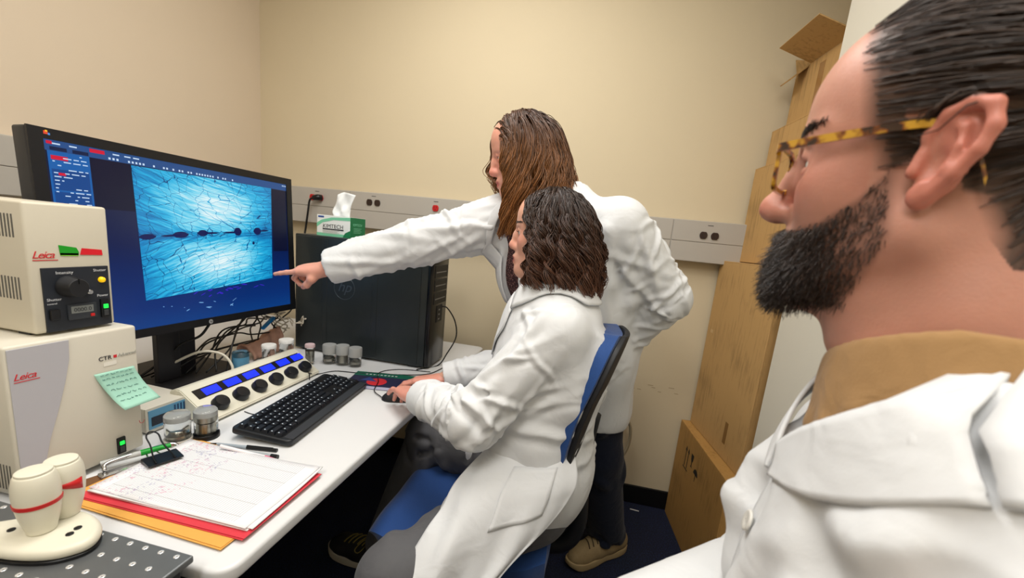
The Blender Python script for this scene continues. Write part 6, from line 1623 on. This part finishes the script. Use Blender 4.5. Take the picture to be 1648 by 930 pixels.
# grey trousers
F = Field((-.80, .60, .06), (.06, 1.46, .76), .007)
tN = [(-.09, 1.05, .585), (-.355, .755, .535), (-.385, .74, .12)]; rN = (.102, .074, .062); tF = [(-.10, 1.24, .59), (-.50, 1.32, .585), (-.66, 1.30, .12)]; rF = (.105, .082, .062)
F.chain(tN, rN, .03); F.chain(tF, rF, .03); folds(F, tF, rF, [.05, .12, .3, .4], 22, 4, .009, .03, .07, .09); folds(F, tN, rN, [.05, .2, .4], 16, 6, .008, .03, .08, .09)
F.cap((-.10, 1.06, .60), (-.10, 1.23, .60), .115, .115, .05)
Vq, Qq = F.mesh(); tr2 = quad_obj('trousers', relax(Vq, Qq, 1), Qq, cloth('grey_stretch_trousers', '#57575a', .8), None); pchild(tr2, person_s)
def sneaker(M4, root, m_up, m_sole, m_lace, name='shoe', h=.0045):
    F = Field((-.11, -.07, .0), (.23, .07, .16), h)
    F.chain([(-.06, 0, .055), (.0, 0, .06), (.07, 0, .052), (.14, 0, .042), (.175, .004, .036)], (.043, .044, .042, .040, .030), .03); F.cap((-.05, 0, .07), (-.035, 0, .115), .038, .037, .03)
    F.cap((-.045, 0, .16), (-.03, 0, .09), .030, .029, .006, mode='sub'); F.cut((.05, 0, .026), (0, 0, -1), .24)
    Vq, Qq = F.mesh(); u = quad_obj(name, xf(relax(Vq, Qq, 1), M4), Qq, m_up, None); pchild(u, root); bpy.context.view_layer.update()
    outl_ = [(-.105, 0), (-.095, .032), (-.04, .044), (.03, .040), (.10, .049), (.17, .045), (.205, .022), (.212, 0), (.205, -.02), (.17, -.04), (.10, -.044), (.03, -.036), (-.04, -.042), (-.095, -.032)]
    sl = prism([tuple(p) for p in catmull([(a, b, 0) for a, b in outl_ + [outl_[0]]], 50)[:-1, :2]], 0, .034, .006, 3)
    for v_ in sl.verts: v_.co.z += .02 * max(0, (v_.co.x - .15) / .06) ** 2 * (1 if v_.co.z < .02 else .4) + .006 * max(0, (-v_.co.x - .06) / .05) ** 2
    bmesh.ops.transform(sl, matrix=Matrix([list(r) for r in M4]), verts=sl.verts); so = obj('sole', sl, m_sole, None); auto_smooth(so, 60); so.parent = u; so.matrix_parent_inverse = u.matrix_world.inverted()
    sb = BVHTree.FromPolygons([tuple(q_) for q_ in Vq], [tuple(int(i) for i in q_) for q_ in Qq])
    def top(x_, y_):
        hit = sb.ray_cast(Vector((x_, y_, .3)), Vector((0, 0, -1)))[0]; return (x_, y_, (hit.z if hit else .1) + .002)
    for i in range(5):
        x0 = .018 + i * .021
        lb = tube([top(x0 + dx_, y_) for dx_, y_ in ((0, -.028), (.004, -.016), (.008, -.004), (.012, .008), (.016, .018), (.02, .028))], .0026, 6, 12); bmesh.ops.transform(lb, matrix=Matrix([list(r) for r in M4]), verts=lb.verts)
        lo_ = obj('lace', lb, m_lace, None, smooth=True); lo_.parent = u; lo_.matrix_parent_inverse = u.matrix_world.inverted()
    for sgn in (-1, 1):
        lb = tube([(.018, 0, .118), (.034, sgn * .026, .118), (.052, sgn * .05, .092), (.036, sgn * .046, .082), (.014, sgn * .008, .116)], .002, 6, 18); bmesh.ops.transform(lb, matrix=Matrix([list(r) for r in M4]), verts=lb.verts)
        lo_ = obj('lace', lb, m_lace, None, smooth=True); lo_.parent = u; lo_.matrix_parent_inverse = u.matrix_world.inverted()
    return u
M_SHB = mat('shoe_dark', '#1d1d20', .6); M_SHW = mat('shoe_sole_white', '#b9b4a8', .6); M_LAC = mat('lace_ochre', '#8a7a3a', .7)
sneaker(frame((-1, .15, 0), (0, 0, 1), (-.69, 1.30, .002)), person_s, M_SHB, M_SHW, M_LAC); sneaker(frame((-1, -.1, 0), (0, 0, 1), (-.395, .74, .002)), person_s, M_SHB, M_SHW, M_LAC)

# ================================================================== standing woman
person_t = thing('person', 'standing woman with long brown hair leaning in and pointing at the screen', 'person', (.12, 1.6, 0))
W1 = frame((-.94, -.20, -.28), (-.25, -.05, .95), (-.262, 1.36, 1.558), .98)
Vh1, Qh1 = head_mesh(.0028, neck=((-.018, 0, -.03), (-.03, 0, -.10), (-.01, 0, -.19)), neck_r=(.05, .048, .055), brow=.85, nose=1.0, smile=.004)
c1 = skin_col(Vh1, lin('#dd9f8a'), lin('#b8605c'), lin('#dc7d70'), .7)
m_ = (Vh1[:, 0] < .05) & (Vh1[:, 2] > -.07); c1[m_] = lin('#3a2416')[:3]
F = Field((-1.0, 1.15, .0), (.40, 1.85, 1.50), .011)
F.chain([(-.19, 1.375, 1.43), (-.10, 1.42, 1.30), (-.03, 1.51, 1.10), (.04, 1.61, .93)], (.05, .095, .10, .12), .05)
F.cap((-.30, 1.42, 1.365), (.03, 1.36, 1.385), .05, .05, .05)
armR = [(-.315, 1.415, 1.365), (-.60, 1.345, 1.262), (-.885, 1.268, 1.150)]; armL = [(.055, 1.355, 1.375), (.235, 1.45, 1.165), (.13, 1.545, .97)]
F.chain(armR, (.045, .038, .027), .02); F.chain(armL, (.045, .038, .027), .02)
legN = [(.06, 1.565, .86), (.115, 1.575, .50), (.20, 1.665, .10)]; legF = [(.03, 1.70, .88), (.01, 1.74, .50), (-.02, 1.80, .10)]
F.chain(legN, (.09, .062, .04), .03); F.chain(legF, (.09, .062, .04), .03)
Vb, Qb = F.mesh()
F = Field((-1.10, 1.15, 1.03), (-.84, 1.38, 1.24), .0026)
hR = frame((-.985, -.045, -.165), (-.05, -.30, .95), (-.900, 1.268, 1.146), .97)
# the hand's y axis points to its thumb side (toward the camera here)
hand_into(F, hR, [(.02, .06, .04), (.75, 1.35, .9), (.95, 1.4, .9), (1.05, 1.4, .9)], [(.012, -.012, -.006), (.04, -.034, -.022), (.062, -.034, -.042), (.080, -.024, -.052)]) if False else None
A_ = hR.copy(); A_[:3, 1] *= -1       # mirror: right hand, thumb on the camera side and below
if (A_[:3, 1] @ np.array([0, -1, 0])) < 0: A_[:3, 1] *= -1
hand_into(F, A_, [(.0, .05, .03), (.75, 1.35, .9), (.95, 1.4, .9), (1.05, 1.4, .9)], [(.012, .015, -.008), (.040, .036, -.026), (.066, .036, -.046), (.088, .028, -.056)])
Vd, Qd = F.mesh()
F = Field((.02, 1.44, .84), (.24, 1.66, 1.0), .004)
hL = frame((-.6, .35, -.72), (.5, -.75, -.1), (.10, 1.575, .955), .95); hand_into(F, hL, [(.3, .5, .3)] * 4, [(.012, -.012, -.008), (.04, -.036, -.02), (.066, -.046, -.03), (.086, -.044, -.034)]); Ve, Qe = F.mesh()
V, Q = join_vq([(xf(Vh1, W1), Qh1), (Vb, Qb), (Vd, Qd), (Ve, Qe)])
sk1 = np.array(lin('#dfa08c')[:3])
body1 = quad_obj('body', V, Q, M_SKIN, None, np.vstack([c1, np.tile(sk1, (len(Vb) + len(Vd) + len(Ve), 1))])); pchild(body1, person_t); bpy.context.view_layer.update(); eyes(W1, body1)
# teeth showing in the smile
tq = np.array(W1); tb_ = obj('teeth', rbox(.086, .0985, -.013, .013, -.0635, -.0585, .002, 2), mat('tooth_white', '#e6e2da', .3), None, smooth=True); tb_.matrix_world = Matrix([list(r) for r in W1]); mw = tb_.matrix_world.copy(); tb_.parent = body1; tb_.matrix_parent_inverse = body1.matrix_world.inverted(); tb_.matrix_world = mw
# long hair: parted, hanging straight down from the bowed head
def long_hair(n_locks, per, seed):
    r_ = np.random.default_rng(seed); G = []
    while len(G) < n_locks:
        az = r_.uniform(-PI, PI); el = r_.uniform(-.3, 1.5)
        d = np.array([math.cos(az) * math.cos(el), math.sin(az) * math.cos(el), math.sin(el)]); root = np.array([-.008, 0, .052]) + d * np.array([.100, .078, .088])
        if root[0] > np.interp(root[2], [-.02, .03, .08, .12], [.01, .056, .084, .094]) or root[2] < -.01: continue
        G.append((root, d))
    root = xf(np.array([g[0] for g in G]), W1); d = np.array([g[1] for g in G]) @ (np.array(W1)[:3, :3] / .98).T; loc_ = np.array([g[0] for g in G])
    n0_ = len(root); side = np.where(loc_[:, 1] > 0, 1.0, -1.0)                       # +1 = her left, toward the camera
    X = np.array(W1)[:3, 0] / .98; Y = np.array(W1)[:3, 1] / .98; Z = np.array(W1)[:3, 2] / .98; O_ = np.array(W1)[:3, 3]
    Xh = X * np.array([1, 1, 0]); Xh /= np.linalg.norm(Xh); Yh = np.cross((0, 0, 1), Xh)
    phi = np.arctan2(loc_[:, 1], loc_[:, 0] + .012); phi = np.where(np.abs(phi) < .95, np.sign(phi) * .95 + .2 * phi, phi) + r_.normal(0, .1, n0_)
    cph, sph = np.cos(phi), np.sin(phi); bk = np.clip(-cph, 0, 1); Oc = O_ + np.array([.012, 0, 0])
    out = Oc + np.outer(.118 * cph - .01, Xh) + np.outer(.104 * sph, Yh) + np.outer(.0 - .02 * bk, (0, 0, 1))
    out = out + np.outer(np.where((sph < 0) & (cph > .2), .038, 0), Xh)
    ln = (.235 - .075 * bk) * np.where((sph < 0) & (cph > .2), .42, 1.0) * r_.uniform(.72, 1.06, n0_)
    rad = 1 + .35 * bk * r_.uniform(.3, 1.4, n0_) + .06 * r_.normal(0, 1, n0_)
    end = Oc + np.outer(.118 * cph * rad, Xh) + np.outer(.108 * sph * rad, Yh) + np.stack([0 * ln, 0 * ln, -.03 * bk - ln], 1) + np.outer(np.where(sph > 0, 1, -1) * .02, -Yh)
    low = out + np.outer(.02 * cph * rad, Xh) + np.outer(.015 * sph, Yh) + np.stack([0 * ln, 0 * ln, -ln * .5], 1)
    top = root + d * .020 + np.outer(0 * ln + .008, (0, 0, 1))
    n = 34; P = bez([root, top, out + np.array([0, 0, .075]), out, low, end], n); t = np.linspace(0, 1, n)[None, :, None]
    ph = r_.uniform(0, 2 * PI, (n0_, 1, 1)); fr = r_.uniform(2.0, 3.4, (n0_, 1, 1)) * 2 * PI; amp = .015 * np.clip((t - .4) / .4, 0, 1)
    P = P + amp * (np.sin(fr * t + ph) * np.array([1., 0, 0]) + .6 * np.cos(fr * t + ph) * np.array([0, 1., 0]))
    P = np.repeat(P, per, 0); P = P + r_.normal(0, 1, (len(P), 1, 3)) * (.0016 + .0045 * t) + .002 * np.sin(10 * t + r_.uniform(0, 6, (len(P), 1, 1))) * t
    near = P[..., 1] < O_[1] + .01; xm = np.interp(P[..., 2], [1.25, 1.40, 1.47, 1.55, 1.62, 1.68], [-.30, -.302, -.302, -.328, -.362, -.378]); P[..., 0] = np.where(near & (P[..., 0] < xm), xm + .004 * np.sin(P[..., 2] * 90), P[..., 0])
    return P, t
P, t = long_hair(260, 15, 5)
base = np.array(lin('#3d2415')[:3]); tipc = np.array(lin('#8a5a30')[:3]); var = rng.uniform(.55, 1.7, (len(P), 1, 1)); colr = (base * (1 - t ** 1.3) + tipc * t ** 1.3) * var
hr1 = strand_obj('hair', P, [.0011, .0014, .0013, .0009], None, colr, None); pchild(hr1, person_t); hr1['kind'] = 'stuff'; hr1['label'] = 'long wavy brown hair hanging forward'
# open lab coat
def coat_t():
    F = Field((-.98, 1.12, .50), (.42, 1.90, 1.50), .0065)
    fl_ = ((-.75, -.66, 0.1), 1.25)
    F.chain([(-.165, 1.44, 1.345), (-.15, 1.445, 1.24), (-.07, 1.50, 1.08), (.01, 1.58, .92), (.045, 1.62, .70)], (.19, .212, .212, .195, .185), .06, fl_)
    F.cap((-.305, 1.415, 1.36), (.04, 1.36, 1.375), .072, .076, .06); F.cap((-.13, 1.39, 1.37), (-.175, 1.375, 1.425), .085, .068, .04)
    rr = (.088, .074, .060)
    F.chain(armR, rr, .03); pass
    rl2 = (.092, .080, .060)
    F.chain(armL, rl2, .03); pass
    for a, b, c, r in (((-.22, 1.27, 1.33), (-.20, 1.28, 1.18), (-.13, 1.36, 1.0), .014), ((.02, 1.27, 1.36), (.04, 1.33, 1.2), (.08, 1.42, 1.05), .018), ((.08, 1.30, 1.32), (.12, 1.38, 1.15), (.14, 1.46, 1.0), .016)):
        F.chain([a, b, c], (r * .5, r, r * .5), .04)
    proxy = F.mesh()
    F.chain([(-.185, 1.37, 1.50), (-.165, 1.375, 1.40)], (.06, .062), .01, mode='sub')
    # front opening: a long slot down the front
    F.chain([(-.27, 1.325, 1.43), (-.282, 1.315, 1.33), (-.275, 1.31, 1.23), (-.225, 1.355, 1.08), (-.12, 1.43, .92), (-.06, 1.45, .70)], (.05, .052, .052, .055, .06, .07), .008, mode='sub')
    F.cut((.05, 1.62, .64), (0, 0, -1), .34)
    for arm in (armR,):
        d = np.array(arm[2]) - np.array(arm[1]); F.cut(arm[2], d, .085); e = np.array(arm[2]); u = d / np.linalg.norm(d); F.cap(e - u * .025, e + u * .05, .049, .052, .004, mode='sub')
    V, Q = F.mesh(); V = relax(V, Q, 1, .5)
    V = wrinkle(V, Q, armR, rr, [.03, .10, .16, .22, .30, .36, .45, .52], 44, 22, .0075, (.006, .012), .03, (.05, .12), .45)
    V = wrinkle(V, Q, armL, rl2, [.08, .16, .24, .29, .33, .38, .44, .48], 60, 23, .0085, (.006, .011), .025, (.04, .09), .3)
    V = wrinkle(V, Q, [(-.165, 1.44, 1.42), (-.15, 1.445, 1.24), (.03, 1.57, .92), (.09, 1.61, .66)], (.18, .19, .19, .21), [.1, .25, .4, .6], 40, 44, .007, (.008, .016), .06, (.08, .16), .7, 1.4)
    return V, Q, proxy
Vc1, Qc1, S1 = coat_t()
coat1 = quad_obj('lab_coat', Vc1, Qc1, M_COAT, None); pchild(coat1, person_t); bpy.context.view_layer.update()
coat_part('lapel', S1, [[(-.300, 1.34, 1.41), (-.335, 1.33, 1.33), (-.328, 1.325, 1.23), (-.282, 1.365, 1.08)], [(-.312, 1.355, 1.41), (-.36, 1.35, 1.32), (-.35, 1.345, 1.22), (-.298, 1.385, 1.08)], [(-.32, 1.37, 1.40), (-.385, 1.375, 1.31), (-.37, 1.37, 1.21), (-.31, 1.40, 1.08)]], 22, 7, .003, .004, M_COAT, coat1, person_t)
# knitted sweater
def knit():
    m = bpy.data.materials.new('burgundy_knit'); m.use_nodes = True; nt = m.node_tree; L = nt.links.new; b = nt.nodes['Principled BSDF']; b.inputs['Roughness'].default_value = .9
    tc = nt.nodes.new('ShaderNodeTexCoord'); vo = nt.nodes.new('ShaderNodeTexVoronoi'); vo.inputs['Scale'].default_value = 190; L(tc.outputs['Object'], vo.inputs['Vector'])
    r = nt.nodes.new('ShaderNodeValToRGB'); r.color_ramp.elements[0].position = .12; r.color_ramp.elements[0].color = lin('#a98c84'); r.color_ramp.elements[1].position = .55; r.color_ramp.elements[1].color = lin('#2a1014'); e = r.color_ramp.elements.new(.3); e.color = lin('#6a3a3a')
    L(vo.outputs['Distance'], r.inputs[0]); L(r.outputs[0], b.inputs['Base Color']); bp = nt.nodes.new('ShaderNodeBump'); bp.inputs['Strength'].default_value = .6; bp.inputs['Distance'].default_value = .003; bp.invert = True; L(vo.outputs['Distance'], bp.inputs['Height']); L(bp.outputs[0], b.inputs['Normal']); return m
F = Field((-.42, 1.15, .80), (.34, 1.85, 1.48), .008); F.chain([(-.165, 1.44, 1.34), (-.15, 1.445, 1.24), (-.07, 1.50, 1.08), (-.01, 1.57, .94)], (.168, .190, .185, .15), .06, ((-.75, -.66, 0.1), 1.25)); F.cap((-.28, 1.41, 1.345), (.02, 1.375, 1.355), .05, .05, .05); F.cap((-.15, 1.40, 1.36), (-.185, 1.38, 1.41), .078, .062, .04)
Vq, Qq = F.mesh(); sw_ = quad_obj('sweater', Vq, Qq, knit(), None); pchild(sw_, person_t); sw_['label'] = 'burgundy and cream knitted sweater'
F = Field((-.15, 1.38, .06), (.36, 1.95, 1.02), .0075)
F.chain(legN, (.105, .085, .074), .03); F.chain(legF, (.105, .085, .074), .03); F.cap((.04, 1.585, .90), (.025, 1.66, .90), .10, .10, .04); folds(F, legN, (.118, .085, .074), [.1, .4, .75, .8], 24, 8, .008, .03, .06, .08)
F.cut((.20, 1.665, .085), (0, 0, -1), .11); Vq, Qq = F.mesh(); jn = quad_obj('jeans', relax(Vq, Qq, 1), Qq, cloth('dark_denim', '#0d1426', .85, (900, .3), (18, .4)), None); pchild(jn, person_t)
M_TANSH = mat('tan_suede', '#9a8560', .75, noise=(80, .15), bump=(300, .25)); M_TANSO = mat('tan_sole', '#b09a72', .6); M_LAC2 = mat('lace_brown', '#4d4030', .7)
sneaker(frame((-.76, -.65, 0), (0, 0, 1), (.205, 1.665, .002), 1.0), person_t, M_TANSH, M_TANSO, M_LAC2, h=.0035); sneaker(frame((-.85, -.5, 0), (0, 0, 1), (-.02, 1.80, .002), 1.0), person_t, M_TANSH, M_TANSO, M_LAC2)
